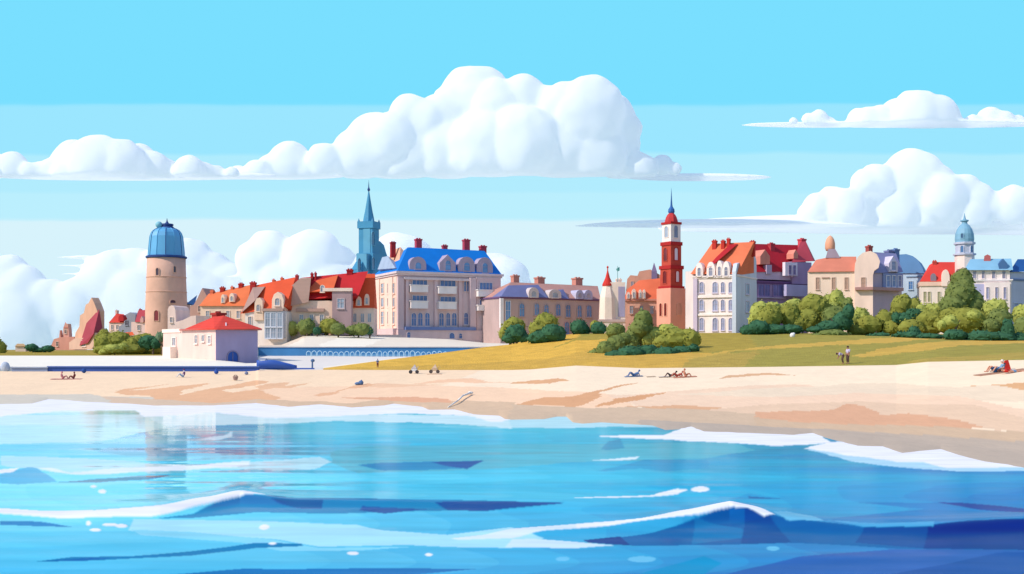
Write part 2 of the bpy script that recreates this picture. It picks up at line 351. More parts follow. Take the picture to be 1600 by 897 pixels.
def sea(c, poly, foam=0.0, raw=False):
    m = inpoly(PXw if raw else px_, PYw if raw else py_, poly); TW[m] = lin(c); FO[m] = foam
def ell(c, cx, cy, rx, ry, foam=1.0):
    m = ((px_-cx)/rx)**2+((py_-cy)/ry)**2 < 1; TW[m] = lin(c); FO[m] = foam
Wt = (252,253,254)
# streaks of lighter and darker water; shaded wave faces are painted in dark
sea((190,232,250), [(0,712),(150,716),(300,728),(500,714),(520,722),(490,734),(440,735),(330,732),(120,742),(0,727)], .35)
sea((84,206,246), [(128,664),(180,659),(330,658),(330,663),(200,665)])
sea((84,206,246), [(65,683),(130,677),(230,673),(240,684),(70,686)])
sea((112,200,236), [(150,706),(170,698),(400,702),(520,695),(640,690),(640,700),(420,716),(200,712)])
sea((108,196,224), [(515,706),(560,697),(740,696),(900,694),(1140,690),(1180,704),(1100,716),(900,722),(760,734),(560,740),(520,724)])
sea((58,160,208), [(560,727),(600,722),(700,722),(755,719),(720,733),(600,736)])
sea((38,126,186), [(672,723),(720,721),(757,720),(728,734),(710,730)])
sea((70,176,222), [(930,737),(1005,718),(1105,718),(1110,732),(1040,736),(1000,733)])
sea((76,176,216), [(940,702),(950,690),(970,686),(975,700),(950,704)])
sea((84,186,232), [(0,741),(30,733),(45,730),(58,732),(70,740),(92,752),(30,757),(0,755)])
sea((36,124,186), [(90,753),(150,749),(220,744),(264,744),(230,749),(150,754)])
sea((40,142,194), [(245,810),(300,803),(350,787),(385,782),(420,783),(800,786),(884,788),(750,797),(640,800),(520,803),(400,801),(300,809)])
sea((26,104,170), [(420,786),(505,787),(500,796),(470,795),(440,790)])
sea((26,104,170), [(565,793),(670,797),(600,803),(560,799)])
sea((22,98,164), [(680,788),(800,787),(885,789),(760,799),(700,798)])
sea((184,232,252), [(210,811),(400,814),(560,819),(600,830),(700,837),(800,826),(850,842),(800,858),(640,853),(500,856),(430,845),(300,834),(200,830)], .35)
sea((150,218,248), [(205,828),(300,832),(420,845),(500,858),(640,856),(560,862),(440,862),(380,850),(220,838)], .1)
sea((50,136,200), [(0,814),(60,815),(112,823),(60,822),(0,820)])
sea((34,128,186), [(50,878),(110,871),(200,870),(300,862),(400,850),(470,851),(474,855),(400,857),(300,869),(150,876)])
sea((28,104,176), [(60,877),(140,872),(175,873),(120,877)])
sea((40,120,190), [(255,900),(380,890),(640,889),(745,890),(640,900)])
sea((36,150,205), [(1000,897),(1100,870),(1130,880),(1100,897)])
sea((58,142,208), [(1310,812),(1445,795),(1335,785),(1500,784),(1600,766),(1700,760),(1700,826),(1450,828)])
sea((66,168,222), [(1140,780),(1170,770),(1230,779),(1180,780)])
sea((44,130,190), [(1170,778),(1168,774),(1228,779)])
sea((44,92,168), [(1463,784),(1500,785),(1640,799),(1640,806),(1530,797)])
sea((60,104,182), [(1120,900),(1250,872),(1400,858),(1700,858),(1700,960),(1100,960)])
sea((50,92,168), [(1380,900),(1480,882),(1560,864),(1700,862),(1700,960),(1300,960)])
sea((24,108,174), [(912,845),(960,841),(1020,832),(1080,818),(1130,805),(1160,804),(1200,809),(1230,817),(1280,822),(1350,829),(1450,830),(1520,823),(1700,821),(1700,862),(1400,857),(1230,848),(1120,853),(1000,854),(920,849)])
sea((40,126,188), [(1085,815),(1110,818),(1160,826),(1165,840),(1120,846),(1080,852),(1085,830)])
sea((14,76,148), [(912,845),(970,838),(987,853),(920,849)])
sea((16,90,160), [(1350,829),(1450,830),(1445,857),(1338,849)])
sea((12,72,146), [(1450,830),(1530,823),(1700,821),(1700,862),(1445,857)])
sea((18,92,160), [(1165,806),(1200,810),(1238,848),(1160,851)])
# foam: along the shore, on the crests, flecks
sea((214,243,252), [(-200,649),(220,648),(330,644),(430,654),(560,648),(740,649),(800,656),(800,670),(760,666),(640,660),(520,658),(400,663),(220,668),(0,672),(-200,670)], .55)
sea((196,238,251), [(-200,664),(150,664),(230,652),(260,668),(160,690),(0,694),(-200,694)], .35)
sea(Wt, [(-4000,600),(600,600),(660,622),(700,630),(800,640),(800,655),(785,659),(765,659),(740,651),(700,648),(640,646),(560,648),(500,651),(430,654),(330,644),(300,648),(225,651),(212,641),(100,642),(0,651),(-4000,664)], 1)
sea((196,236,250), [(790,640),(1040,640),(1030,668),(950,667),(900,669),(800,668)], .5)
sea(Wt, [(937,681),(1040,679),(1060,672),(1080,660),(1100,670),(1210,670),(1270,670),(1299,691),(1265,695),(1217,697),(1100,690),(937,683)], 1)
sea((190,228,248), [(1262,703),(1300,700),(1600,724),(5000,820),(5000,870),(1600,735),(1500,737),(1400,730),(1340,723),(1300,712)], .6)
sea(Wt, [(1255,701),(1300,690),(1380,690),(1460,690),(1540,710),(1600,722),(5000,840),(5000,850),(1600,731),(1480,731),(1460,727),(1440,722),(1400,722),(1360,716),(1320,711),(1280,704)], 1)
sea((238,248,253), [(55,731),(80,731),(110,738),(200,731),(300,727),(390,720),(390,727),(280,735),(170,741),(110,741)], .8)
sea(Wt, [(-40,735),(0,734),(30,731),(20,738),(0,740),(-40,741)], .9)
sea(Wt, [(-200,790),(0,796),(60,800),(150,801),(250,796),(330,783),(368,775),(418,781),(380,783),(330,792),(240,808),(100,811),(0,804),(-200,797)], 1)
sea((232,246,253), [(705,843),(760,837),(800,829),(880,822),(1000,815),(1060,806),(1060,812),(960,824),(850,832),(800,842),(720,846)], .9)
sea(Wt, [(900,822),(1000,815),(1060,805),(1120,795),(1150,792),(1180,798),(1212,811),(1195,814),(1170,806),(1140,805),(1090,813),(1000,820),(900,828)], 1)
sea((222,242,252), [(800,843),(835,843),(965,853),(900,857),(790,857)], .7)
sea(Wt, [(880,780),(940,777),(1020,773),(1060,764),(1078,765),(1060,772),(1020,775),(960,779)], .9)
sea((232,246,252), [(918,719),(960,716),(1000,713),(994,717),(960,719)], .8)
sea((200,236,250), [(310,686),(350,680),(362,674),(364,682),(340,688)], .6)
sea((120,194,234), [(1208,806),(1230,804),(1270,810),(1288,821),(1230,819)], .3)
sea((88,172,224), [(1288,818),(1380,825),(1460,824),(1458,831),(1350,829)], .2)
for a in ((1095,765,14,3.5),(161,768.5,6,3),(147,760,5,2.2),(414,824,8,4.5),(425,851,6,1.6),(553,866,9,3),(671,867,6,2.6),(138,818,4,4),(149,829,9,2.6),(172,820,12,2.6),(190,822,10,3)): ell(Wt, *a)
for a in ((880,873,11,3),(1003,874,22,5),(1208,858,10,4)): ell((120,200,238), *a, foam=.4)
# heights: the two rolling crests of the picture and a low swell; nothing at the shore
def ridge(pts, amp_pts, wf=1.0, wb=2.2):
    cy = np.interp(PXw, [p[0] for p in pts], [p[1] for p in pts]); A = np.interp(PXw, [p[0] for p in amp_pts], [p[1] for p in amp_pts])
    Yc = EYE*F/(cy-HY); d = Yw-Yc
    return A*np.where(d < 0, np.exp(-(d/wf)**2), np.exp(-(d/wb)**2))
Zw = ridge([(0,800),(150,803),(250,798),(330,788),(375,780),(430,784),(900,788)], [(-200,.05),(100,.06),(330,.20),(380,.26),(460,.12),(900,.03),(1300,0)])
Zw += ridge([(700,845),(900,826),(1000,820),(1080,812),(1140,802),(1200,811),(1300,824),(1450,828),(1600,822)], [(700,.02),(950,.06),(1080,.2),(1145,.30),(1210,.16),(1350,.10),(1600,.22),(1900,.1)], .9, 1.8)
sea_weight = np.clip((PYw-np.interp(PXw, sx, sy)-8)/60, 0, 1)
Zw += sea_weight*(.045-.025*np.exp(-((Xw+23)/12)**2))*((vnoise(Xw*.15+70, Yw*.5+70, 31)-.5)+.6*(vnoise(Xw*.4+70, Yw*1.1+70, 32)-.5))
Zw += .010*np.clip(FO-.5, 0, 1)*2*vnoise(Xw*1.3+70, Yw*1.3+70, 33)
m, nt, out = nt_new('sea_water'); N, L = nt.nodes, nt.links
at = N.new('ShaderNodeAttribute'); at.attribute_name = 'tint'; af = N.new('ShaderNodeAttribute'); af.attribute_name = 'foam'
tc = N.new('ShaderNodeTexCoord'); mp = N.new('ShaderNodeMapping'); mp.inputs['Scale'].default_value = (.35, 1.3, 1); L.new(tc.outputs['Object'], mp.inputs[0])
n1 = N.new('ShaderNodeTexNoise'); n1.inputs['Scale'].default_value = 1.0; n1.inputs['Detail'].default_value = 4; n1.inputs['Roughness'].default_value = .45; L.new(mp.outputs[0], n1.inputs[0])
bp = N.new('ShaderNodeBump'); bp.inputs['Strength'].default_value = .04; bp.inputs['Distance'].default_value = .12; L.new(n1.outputs['Fac'], bp.inputs['Height'])
df = N.new('ShaderNodeBsdfDiffuse'); gl = N.new('ShaderNodeBsdfGlossy'); gl.inputs['Roughness'].default_value = .03; gl.inputs['Color'].default_value = (.8, .92, 1, 1)
mrv = N.new('ShaderNodeMapRange'); mrv.inputs['From Min'].default_value = .3; mrv.inputs['From Max'].default_value = .7; mrv.inputs['To Min'].default_value = .92; mrv.inputs['To Max'].default_value = 1.08; L.new(n1.outputs['Fac'], mrv.inputs[0])
vm = N.new('ShaderNodeVectorMath'); vm.operation = 'SCALE'; L.new(at.outputs['Color'], vm.inputs[0]); L.new(mrv.outputs[0], vm.inputs['Scale'])
L.new(vm.outputs[0], df.inputs[0]); L.new(bp.outputs[0], gl.inputs['Normal'])
fr = N.new('ShaderNodeFresnel'); fr.inputs['IOR'].default_value = 1.33; L.new(bp.outputs[0], fr.inputs['Normal'])
k1 = N.new('ShaderNodeMath'); k1.operation = 'POWER'; L.new(fr.outputs[0], k1.inputs[0]); k1.inputs[1].default_value = 1.9
ac = N.new('ShaderNodeAttribute'); ac.attribute_name = 'sea_weight'
kf = N.new('ShaderNodeMath'); kf.operation = 'MULTIPLY'; kf.inputs[1].default_value = .62; L.new(k1.outputs[0], kf.inputs[0])
kc = N.new('ShaderNodeMath'); kc.operation = 'POWER'; kc.inputs[1].default_value = .9; L.new(fr.outputs[0], kc.inputs[0]); kd = N.new('ShaderNodeMath'); kd.operation = 'MULTIPLY'; kd.inputs[1].default_value = .95; L.new(kc.outputs[0], kd.inputs[0])
km = N.new('ShaderNodeMix'); km.data_type = 'FLOAT'; L.new(ac.outputs['Fac'], km.inputs[0]); L.new(kf.outputs[0], km.inputs[2]); L.new(kd.outputs[0], km.inputs[3])
rr_ = N.new('ShaderNodeMapRange'); rr_.inputs['To Min'].default_value = .16; rr_.inputs['To Max'].default_value = .03; L.new(ac.outputs['Fac'], rr_.inputs[0]); L.new(rr_.outputs[0], gl.inputs['Roughness'])
k2 = N.new('ShaderNodeMath'); k2.operation = 'MULTIPLY_ADD'; k2.inputs[1].default_value = -.95; k2.inputs[2].default_value = 1.0; k2.use_clamp = True; L.new(af.outputs['Fac'], k2.inputs[0])
k3 = N.new('ShaderNodeMath'); k3.operation = 'MULTIPLY'; L.new(km.outputs[0], k3.inputs[0]); L.new(k2.outputs[0], k3.inputs[1])
ms = N.new('ShaderNodeMixShader'); L.new(k3.outputs[0], ms.inputs[0]); L.new(df.outputs[0], ms.inputs[1]); L.new(gl.outputs[0], ms.inputs[2]); L.new(ms.outputs[0], out.inputs[0])
# body colour of the water below its reflections
g = Yw/np.sqrt(Yw**2+EYE**2); cosi = EYE/np.sqrt(Yw**2+EYE**2)
GLOSS = np.exp(-((Xw+.308*Yw)/(4+.06*Yw))**4)*np.clip((Yw-30)/10, 0, 1)*np.clip((105-Yw)/12, 0, 1)*(.72+.28*vnoise(Xw*.12+80, Yw*.5+80, 41))  # glossier strip laid out so that the round tower's reflection shows
fres = .02+.98*(1-cosi)**5; K = (fres**1.9*.62*(1-GLOSS)+GLOSS*fres**.9*.95)*(1-.95*FO)
skyc = np.array(lin((165,232,254)))*np.array([.8,.92,1])
def blur(A):
    for ax in (0, 1):
        P = np.concatenate([A.take([0], ax), A, A.take([-1], ax)], ax); n_ = A.shape[ax]
        A = .25*P.take(range(0, n_), ax)+.5*P.take(range(1, n_+1), ax)+.25*P.take(range(2, n_+2), ax)
    return A
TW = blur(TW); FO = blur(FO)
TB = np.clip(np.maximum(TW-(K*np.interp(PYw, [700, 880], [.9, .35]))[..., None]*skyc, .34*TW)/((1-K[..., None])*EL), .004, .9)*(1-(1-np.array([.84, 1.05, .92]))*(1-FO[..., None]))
sea_o = grid_mesh('sea', Xw, Yw, Zw, m, TB, None, {'foam': FO, 'sea_weight': GLOSS}); sea_o['kind'] = 'structure'
# ------------------------------------------------------------------ cumulus clouds, kilometres out
mc, nt, out = nt_new('cloud_white'); N, L = nt.nodes, nt.links
d = N.new('ShaderNodeBsdfDiffuse'); d.inputs[0].default_value = (.975,.985,.995,1); t = N.new('ShaderNodeBsdfTranslucent'); t.inputs[0].default_value = (.985,.995,1,1)
tcn = N.new('ShaderNodeTexCoord'); nn = N.new('ShaderNodeTexNoise'); nn.inputs['Scale'].default_value = .006; nn.inputs['Detail'].default_value = 6; L.new(tcn.outputs['Object'], nn.inputs[0])
bpn = N.new('ShaderNodeBump'); bpn.inputs['Strength'].default_value = .05; bpn.inputs['Distance'].default_value = 40; L.new(nn.outputs['Fac'], bpn.inputs['Height']); L.new(bpn.outputs[0], d.inputs['Normal'])
s = N.new('ShaderNodeMixShader'); s.inputs[0].default_value = .55; L.new(d.outputs[0], s.inputs[1]); L.new(t.outputs[0], s.inputs[2]); L.new(s.outputs[0], out.inputs[0])
def cloud(label, Y, base, lobes, seed, depth=.5, flat=1.0):
    rnd = random.Random(seed); bm = bmesh.new(); zb = EYE+(HY-base)/F*Y; k = Y/F
    xs = [l[0] for l in lobes]; root = Vector(((sum(xs)/len(xs)-800)*k, Y, zb))
    for i, l in enumerate(lobes):
        cx, cy, rx = l[:3]; ry = l[3] if len(l) > 3 else rx
        yy = Y+rnd.uniform(-1, 1)*rx*k*depth
        kk = yy/F
        c = Vector(((cx-800)*kk, yy, EYE+(HY-cy)*kk))
        ra = rx*k
        add_ball(bm, c-root, ra, 4 if rx > 25 else 3, (1, .55 if ry == rx else .14, ry/rx), .10 if ry == rx else .03, seed+i)
    for v in bm.verts:
        if v.co.z < 0: v.co.z *= .02*flat
    o = obj('cloud', bm, mc, None, True, fix=False); o.location = root
    rm = o.modifiers.new('r', 'REMESH'); rm.mode = 'VOXEL'; rm.voxel_size = 2.4*k; rm.use_smooth_shade = True
    sm_ = o.modifiers.new('s', 'SMOOTH'); sm_.factor = .9; sm_.iterations = 14 if Y < 6000 else 24
    tag(o, label, 'cloud', 'white cumulus clouds'); return o
cloud('low white cumulus bank with a flat base at upper left above the domed round tower', 4200, 277,
  [(-60,262,40),(-20,262,30),(20,263,27),(45,268,16),(62,268,17),(78,266,19),(100,268,24),(118,256,38),(150,258,48),(185,258,42),(215,257,35),(240,262,27),(262,270,22),(295,268,26),(318,272,20),(340,273,16),(362,273,14),(350,275,90,6),(200,275,240,6),(110,272,30),(180,272,40),(250,275,22),(30,275,20)], 1, .4)
cloud('largest cumulus cloud towering between the blue spired church and the red clock tower', 4600, 277,
  [(372,272,16),(430,275,120,6),(385,272,14),(400,268,20),(420,262,22),(452,252,33),(480,262,22),(505,250,28),(530,250,24),(585,226,50),(560,238,40),(610,215,40),(640,180,33),(665,190,36),(692,190,46),(745,160,61),(720,175,50),(780,170,48),(818,150,36),(856,162,30),(885,165,40),(922,174,56),(950,188,44),(975,200,28),(980,228,22),(968,250,34),
   (640,240,46),(700,235,56),(760,230,60),(820,225,60),(880,230,62),(930,240,50),(1010,262,20),(1035,258,18),(1055,264,12),(1000,268,30),(1090,277,125,6),(560,262,30),(620,262,34),(700,262,30)], 2, .45)
cloud('small cumulus cloud with a long thin base near the top right corner', 5200, 195,
  [(1240,190,9),(1262,186,11),(1280,184,15),(1298,190,9),(1340,186,18),(1356,186,21),(1378,182,20),(1400,180,27),(1432,185,45),(1462,184,38),(1482,190,22),(1520,190,13),(1548,188,23),(1570,190,18),(1592,190,12),(1640,188,26),(1700,188,30),(1280,195,130,3.5),(1450,195,200,6)], 3, .4)
cloud('broad cumulus cloud above the blue domed turret on the right', 5000, 357,
  [(1258,332,14),(1275,322,22),(1300,318,28),(1320,325,32),(1350,285,22),(1370,282,28),(1395,286,34),(1427,283,50),(1455,292,40),(1475,310,38),(1505,305,34),(1528,312,28),(1555,322,24),(1585,320,32),(1630,325,40),(1700,325,50),
   (1340,335,34),(1400,330,44),(1460,330,40),(1520,338,30),(1130,357,240,14),(1300,357,280,22),(1500,357,300,22),(1210,350,22,10),(1700,357,260,22)], 4, .4)
cloud('big white cloud bank low on the horizon behind the round tower', 6500, 575,
  [(-60,455,70),(0,458,62),(30,475,60),(75,480,46),(120,478,44),(90,520,60),(20,520,80),(175,440,52),(150,470,50),(215,428,42),(255,418,38),(295,412,42),(330,430,38),(360,450,40),(230,490,80),(160,520,70),(300,500,80),(380,500,80),(130,402,46,4),(120,415,36,3),(130,428,40,3)], 6, .3)
cloud('rounded white cloud behind the orange roofs left of the blue church', 6200, 575,
  [(420,392,34),(395,405,30),(450,405,36),(490,406,50),(520,420,40),(555,440,40),(400,430,24),(440,450,50),(520,470,60),(450,510,70),(560,500,60),(390,432,40,5)], 7, .3)
cloud('white cloud peeping out around the blue roofed hotel', 6800, 575,
  [(625,418,56),(660,440,50),(700,450,56),(765,440,50),(790,440,40),(810,470,36),(720,500,70),(620,490,60),(790,510,40)], 8, .3)
# ------------------------------------------------------------------ building kit
class Bld:
    """a building on a straight front from (pxl, Yl) to (pxr, Yr); pixel rows and columns are read on its own planes"""
    def __init__(s, name, label, cat, pxl, Yl, pxr, Yr, pyb, group=None, sink=2.0):
        s.A = Vector(((pxl-800)/F*Yl, Yl)); s.B = Vector(((pxr-800)/F*Yr, Yr)); s.u = (s.B-s.A).normalized(); s.n = Vector((-s.u.y, s.u.x))
        s.W = (s.B-s.A).length; s.zb = EYE+(HY-pyb)/F*Yl
        s.root = empty(name, (s.A.x, s.A.y, s.zb), math.atan2(s.u.y, s.u.x)); tag(s.root, label, cat, group); s.sink = sink
    def P(s, px, py, d=0.0):
        dr = Vector(((px-800)/F, 1.0)); t = (d+s.n.dot(s.A))/s.n.dot(dr); w = dr*t
        return Vector((s.u.dot(w-s.A), d, EYE+(HY-py)/F*w.y-s.zb))
    def S(s, px, py, a):                      # on the plane across the building at distance a along the front
        dr = Vector(((px-800)/F, 1.0)); t = (a+s.u.dot(s.A))/s.u.dot(dr); w = dr*t
        return Vector((a, s.n.dot(w-s.A), EYE+(HY-py)/F*w.y-s.zb))
    def hull(s, name, pts, mat, parent=None, smooth=False):
        bm = bmesh.new(); add_hull(bm, [Vector(p) for p in pts]); return obj(name, bm, mat, parent or s.root, smooth)
    def box(s, name, x0, x1, y0, y1, z0, z1, mat, parent=None):
        bm = bmesh.new(); add_box(bm, x0, x1, y0, y1, z0, z1); return obj(name, bm, mat, parent or s.root)
    def body(s, pytop, depth, mat, name='wall'):
        s.top = s.P(0, pytop, 0).z if False else EYE+(HY-pytop)/F*s.A.y-s.zb; s.D = depth
        return s.box(name, 0, s.W, 0, depth, -s.sink, s.top, mat)
    def pbox(s, name, x0, y0, x1, y1, d0, d1, mat, parent=None):
        """a box whose face at depth d0 covers these pixels"""
        a = s.P(x0, y1, d0); b = s.P(x1, y0, d0); c = s.P((x0+x1)/2, y0, d0); e = s.P((x0+x1)/2, y1, d0)
        return s.box(name, a.x, b.x, d0, d1, e.z, c.z, mat, parent)
    def prism(s, name, poly, d0, d1, mat, parent=None, smooth=False):
        f = [s.P(x, y, d0) for x, y in poly]; b = [Vector((p.x, d1, p.z)) for p in f]
        bm = bmesh.new(); add_prism(bm, f, b); return obj(name, bm, mat, parent or s.root, smooth)
    def side_prism(s, name, poly, a, a1, mat, parent=None):
        f = [s.S(x, y, a) for x, y in poly]; b = [Vector((a1, p.y, p.z)) for p in f]
        bm = bmesh.new(); add_prism(bm, f, b); return obj(name, bm, mat, parent or s.root)
    def window(s, x0, y0, x1, y1, fr, gl, arch=False, side=None, d=0.0, parent=None, bars=1, name='window', out=.14):
        """frame standing out from the wall round a pane with a sill and glazing bars; side: None front, else the across plane"""
        if side is None:
            a = s.P(x0, (y0+y1)/2, d); b = s.P(x1, (y0+y1)/2, d); xm = (x0+x1)/2
            z0, z1 = s.P(xm, y1, d).z, s.P(xm, y0, d).z; h0, h1 = a.x, b.x
            M = lambda h, z, o: (h, d-o, z)
        else:
            xm = (x0+x1)/2; a = s.S(x0, (y0+y1)/2, side); b = s.S(x1, (y0+y1)/2, side); z0, z1 = s.S(xm, y1, side).z, s.S(xm, y0, side).z
            h0, h1 = sorted((a.y, b.y)); sg = -1 if side < s.W/2 else 1
            M = lambda h, z, o: (side+sg*o, h, z)
        w = h1-h0; t = min(.16, w*.14); hh = z1-z0
        def outline(g, k=6):
            l, r, bo, to = h0-g, h1+g, z0-g, z1+g
            if not arch: return [(l, bo), (r, bo), (r, to), (l, to)]
            R = (r-l)/2; Rz = min(R, (to-bo)*.45); p = [(l, bo), (r, bo)]
            for i in range(k+1):
                an = PI*i/k; p.append(((l+r)/2+R*math.cos(an), to-Rz+Rz*math.sin(an)))
            return p
        bm = bmesh.new(); oi, oo = outline(0), outline(t); n = len(oi)
        vi = [bm.verts.new(M(*p, out)) for p in oi]; vo = [bm.verts.new(M(*p, out)) for p in oo]; bo_ = [bm.verts.new(M(*p, 0)) for p in oo]; bi = [bm.verts.new(M(*p, 0)) for p in oi]
        for i in range(n):
            j = (i+1) % n
            bm.faces.new((vi[i], vi[j], vo[j], vo[i])); bm.faces.new((vo[i], vo[j], bo_[j], bo_[i])); bm.faces.new((vi[j], vi[i], bi[i], bi[j]))
        def slab(ha, hb, za, zc, o0, o1):
            c = [M(h, z, o) for o in (o0, o1) for h, z in ((ha, za), (hb, za), (hb, zc), (ha, zc))]
            v = [bm.verts.new(p) for p in c]
            for f in ((0,1,2,3),(7,6,5,4),(0,4,5,1),(1,5,6,2),(2,6,7,3),(3,7,4,0)): bm.faces.new([v[i] for i in f])
        slab(h0-t*1.6, h1+t*1.6, z0-t*2, z0-t*1.02, -.02, out+.12)
        for i in range(bars):
            c = h0+w*(i+1)/(bars+1); slab(c-t*.22, c+t*.22, z0, z1-(w*.1 if arch else 0), .02, out*.7)
        if hh > w*1.1: slab(h0, h1, z0+hh*.58, z0+hh*.58+t*.4, .021, out*.65)
        f = obj(name, bm, fr, parent or s.root)
        bm = bmesh.new(); bm.faces.new([bm.verts.new(M(*p, .015)) for p in oi]); obj('pane', bm, gl, f, fix=False)
        return f
    def chimney(s, x0, y0, x1, y1, d, mat, parent=None):
        a, b = s.P(x0, y0, d), s.P(x1, y0, d); z1 = a.z; z0 = s.P(x0, y1, d).z-1.2; w = b.x-a.x; t = w*.07
        c = s.box('chimney', a.x+t, b.x-t, d, d+max(.9, w*.8), z0, z1-.35, mat, parent)
        bm = bmesh.new(); add_box(bm, a.x, b.x, d-t, d+max(.9, w*.8)+t, z1-.35, z1)
        add_lathe(bm, [(z1, w*.16), (z1+.25, w*.13)], 8, (a.x+b.x)/2-w*.2, d+w*.35); add_lathe(bm, [(z1, w*.16), (z1+.25, w*.13)], 8, (a.x+b.x)/2+w*.2, d+w*.35)
        obj('chimney_cap', bm, mat, c); return c
    def dormer(s, x0, y0, x1, y1, d0, d1, mat, gl=None, shape='arch', parent=None, fr=None):
        h = y1-y0; w = x1-x0; cx = (x0+x1)/2
        if shape == 'arch': poly = [(x0, y1), (x1, y1)]+[(cx+w/2*math.cos(PI*i/8), y0+h*.55-h*.55*math.sin(PI*i/8)) for i in range(9)]
        elif shape == 'point': poly = [(x0, y1), (x1, y1), (x1, y0+h*.45), (cx, y0), (x0, y0+h*.45)]
        else: poly = [(x0, y1), (x1, y1), (x1, y0), (x0, y0)]
        dm = s.prism('dormer', poly, d0, d1, mat, parent)
        if gl: s.window(x0+w*.28, y0+h*.35, x1-w*.28, y1-h*.12, fr or mat, gl, shape == 'arch', d=d0, parent=dm, bars=0, out=.08)
        return dm
    def cornice(s, py, th, mat, out=.35, name='cornice'):
        z = EYE+(HY-py)/F*s.A.y-s.zb; bm = bmesh.new()
        add_box(bm, -out, s.W+out, -out, s.D+out, z, z+th*.55); add_box(bm, -out*.55, s.W+out*.55, -out*.55, s.D+out*.55, z-th*.45, z-.001)
        return obj(name, bm, mat, s.root)
class Tow:
    def __init__(s, name, label, cat, px, Y, pyb, group=None):
        s.px, s.Y = px, Y; w = W(px, pyb, Y); s.zb = w.z; s.root = empty(name, w); tag(s.root, label, cat, group); s.k = Y/F
    def z(s, py): return EYE+(HY-py)*s.k-s.zb
    def lathe(s, name, prof, mat, n=28, phase=0, parent=None, smooth=False, dx=0, dy=0):
        bm = bmesh.new(); add_lathe(bm, [(s.z(py), hw*s.k) for py, hw in prof], n, dx*s.k, dy, phase); return obj(name, bm, mat, parent or s.root, smooth)
    def window(s, cx, y0, y1, w, R, fr, gl, name='window', parent=None):
        """an arched window on a round wall of radius R pixels, centred at column cx"""
        a = math.asin(max(-.95, min(.95, (cx-s.px)/R))); n = Vector((math.sin(a), -math.cos(a), 0)); t = Vector((math.cos(a), math.sin(a), 0))
        z0, z1 = s.z(y1), s.z(y0); h = w*s.k/2; o = n*R*s.k
        def ol(g):
            p = [(-h-g, z0-g), (h+g, z0-g)]; Rz = min(h+g, (z1-z0)*.45)
            return p+[((h+g)*math.cos(PI*i/6), z1+g-Rz+Rz*math.sin(PI*i/6)) for i in range(7)]
        bm = bmesh.new(); gi, go = ol(0), ol(.14); m = len(gi)
        V = lambda p, q: bm.verts.new(o+t*p[0]+Vector((0, 0, p[1]))+n*q)
        vi = [V(p, .12) for p in gi]; vo = [V(p, .12) for p in go]; bo_ = [V(p, -.3) for p in go]; bi = [V(p, -.1) for p in gi]
        for i in range(m):
            j = (i+1) % m
            bm.faces.new((vi[i], vi[j], vo[j], vo[i])); bm.faces.new((vo[i], vo[j], bo_[j], bo_[i])); bm.faces.new((vi[j], vi[i], bi[i], bi[j]))
        f = obj(name, bm, fr, parent or s.root)
        bm = bmesh.new(); bm.faces.new([bm.verts.new(o+t*p[0]+Vector((0, 0, p[1]))+n*.04) for p in gi]); obj('pane', bm, gl, f, fix=False); return f

ORG, RED, DRED, PEACH = (240,106,58), (226,70,52), (186,32,50), (246,160,118)
CREAM, PINK, WHITE_, BEIGE = (246,222,204), (236,190,172), (244,236,232), (232,208,190)
GL_B, GL_G, GL_D = glass((96,146,204)), glass((168,180,196)), glass((88,66,84))

# ---- far left hamlet
b = Bld('gabled_house', 'tall pink stepped gable house with dark red roof side, far left end of town', 'house', 113, 345, 150, 338, 546)
b.prism('wall', [(115,546),(118,520),(124,510),(125,493),(131,489),(134,476),(138,474),(143,465),(147,473),(152,486),(152,546)], 0, 2.5, wallm((240,190,160)))
b.side_prism('roof', [(152,520),(152,487),(155,482),(158,486),(161,515),(155,525)], b.W, b.W-5, roofm((182,70,84)))
b.hull('roof', [b.P(124,540,-3.5), b.P(135,505,-1.5), b.P(155,483,.5), b.P(160,512,.5), b.P(146,522,-3.5), b.P(137,536,-3.5), b.P(150,500,2), b.P(130,535,1)], roofm((182,70,84)))
b.prism('annex', [(108,546),(108,535),(118,528),(140,528),(148,520),(150,546)], -3, 1.5, wallm((238,196,172)))
b.window(128,532,134,541, wallm(CREAM), GL_G, d=-3)
b = Bld('church', 'small salmon pink church with a thin turret, leftmost building of the town', 'church', 74, 348, 116, 347, 547)
b.prism('wall', [(72,547),(80,540),(84,530),(94,527),(116,526),(116,547)], 0, 8, wallm((238,170,150)))
b.prism('turret', [(98,528),(99,512),(102,506),(106,506),(107,514),(108,528)], 1, 3, wallm((238,180,160)))
b.prism('gable', [(92,529),(93.5,516),(95,529)], .5, 2, wallm((238,180,160)))
b.hull('spire', [b.P(99,512,.8), b.P(107,512,.8), b.P(99,512,3.2), b.P(107,512,3.2), b.P(102.6,503,2)], roofm((226,140,120)))
b.window(88,534,91,541, wallm(CREAM), GL_D)
b.window(101,515,104,521, wallm(CREAM), GL_D, True, d=1)
b = Bld('shed', 'low cream shed standing on the far left lawn edge', 'shed', 24, 330, 40, 330, 549)
b.body(541, 5, wallm(BEIGE)); b.hull('roof', [b.P(23,541,-.4), b.P(41,541,-.4), b.P(27,537,2), b.P(37,537,2), b.P(23,541,5), b.P(41,541,5)], roofm((206,170,120)))
b = Bld('cottage', 'cream cottage with bright red roof and red round gable left of the round tower', 'house', 170, 313, 190, 312, 524)
b.body(503, 9, wallm((248,214,200))); b.hull('roof', [b.P(170,504,-.4), b.P(193,504,-.4), b.P(182,490,4), b.P(194,491,4), b.P(170,504,9), b.P(194,504,9)], roofm(RED))
b.dormer(185,492,193,502,-.5,4, roofm((200,40,44)), None, 'arch'); b.chimney(180,485,183,492,4, wallm(PINK))
b.window(174,508,177,515, wallm(CREAM), GL_G); b.window(182,508,185,515, wallm(CREAM), GL_G)
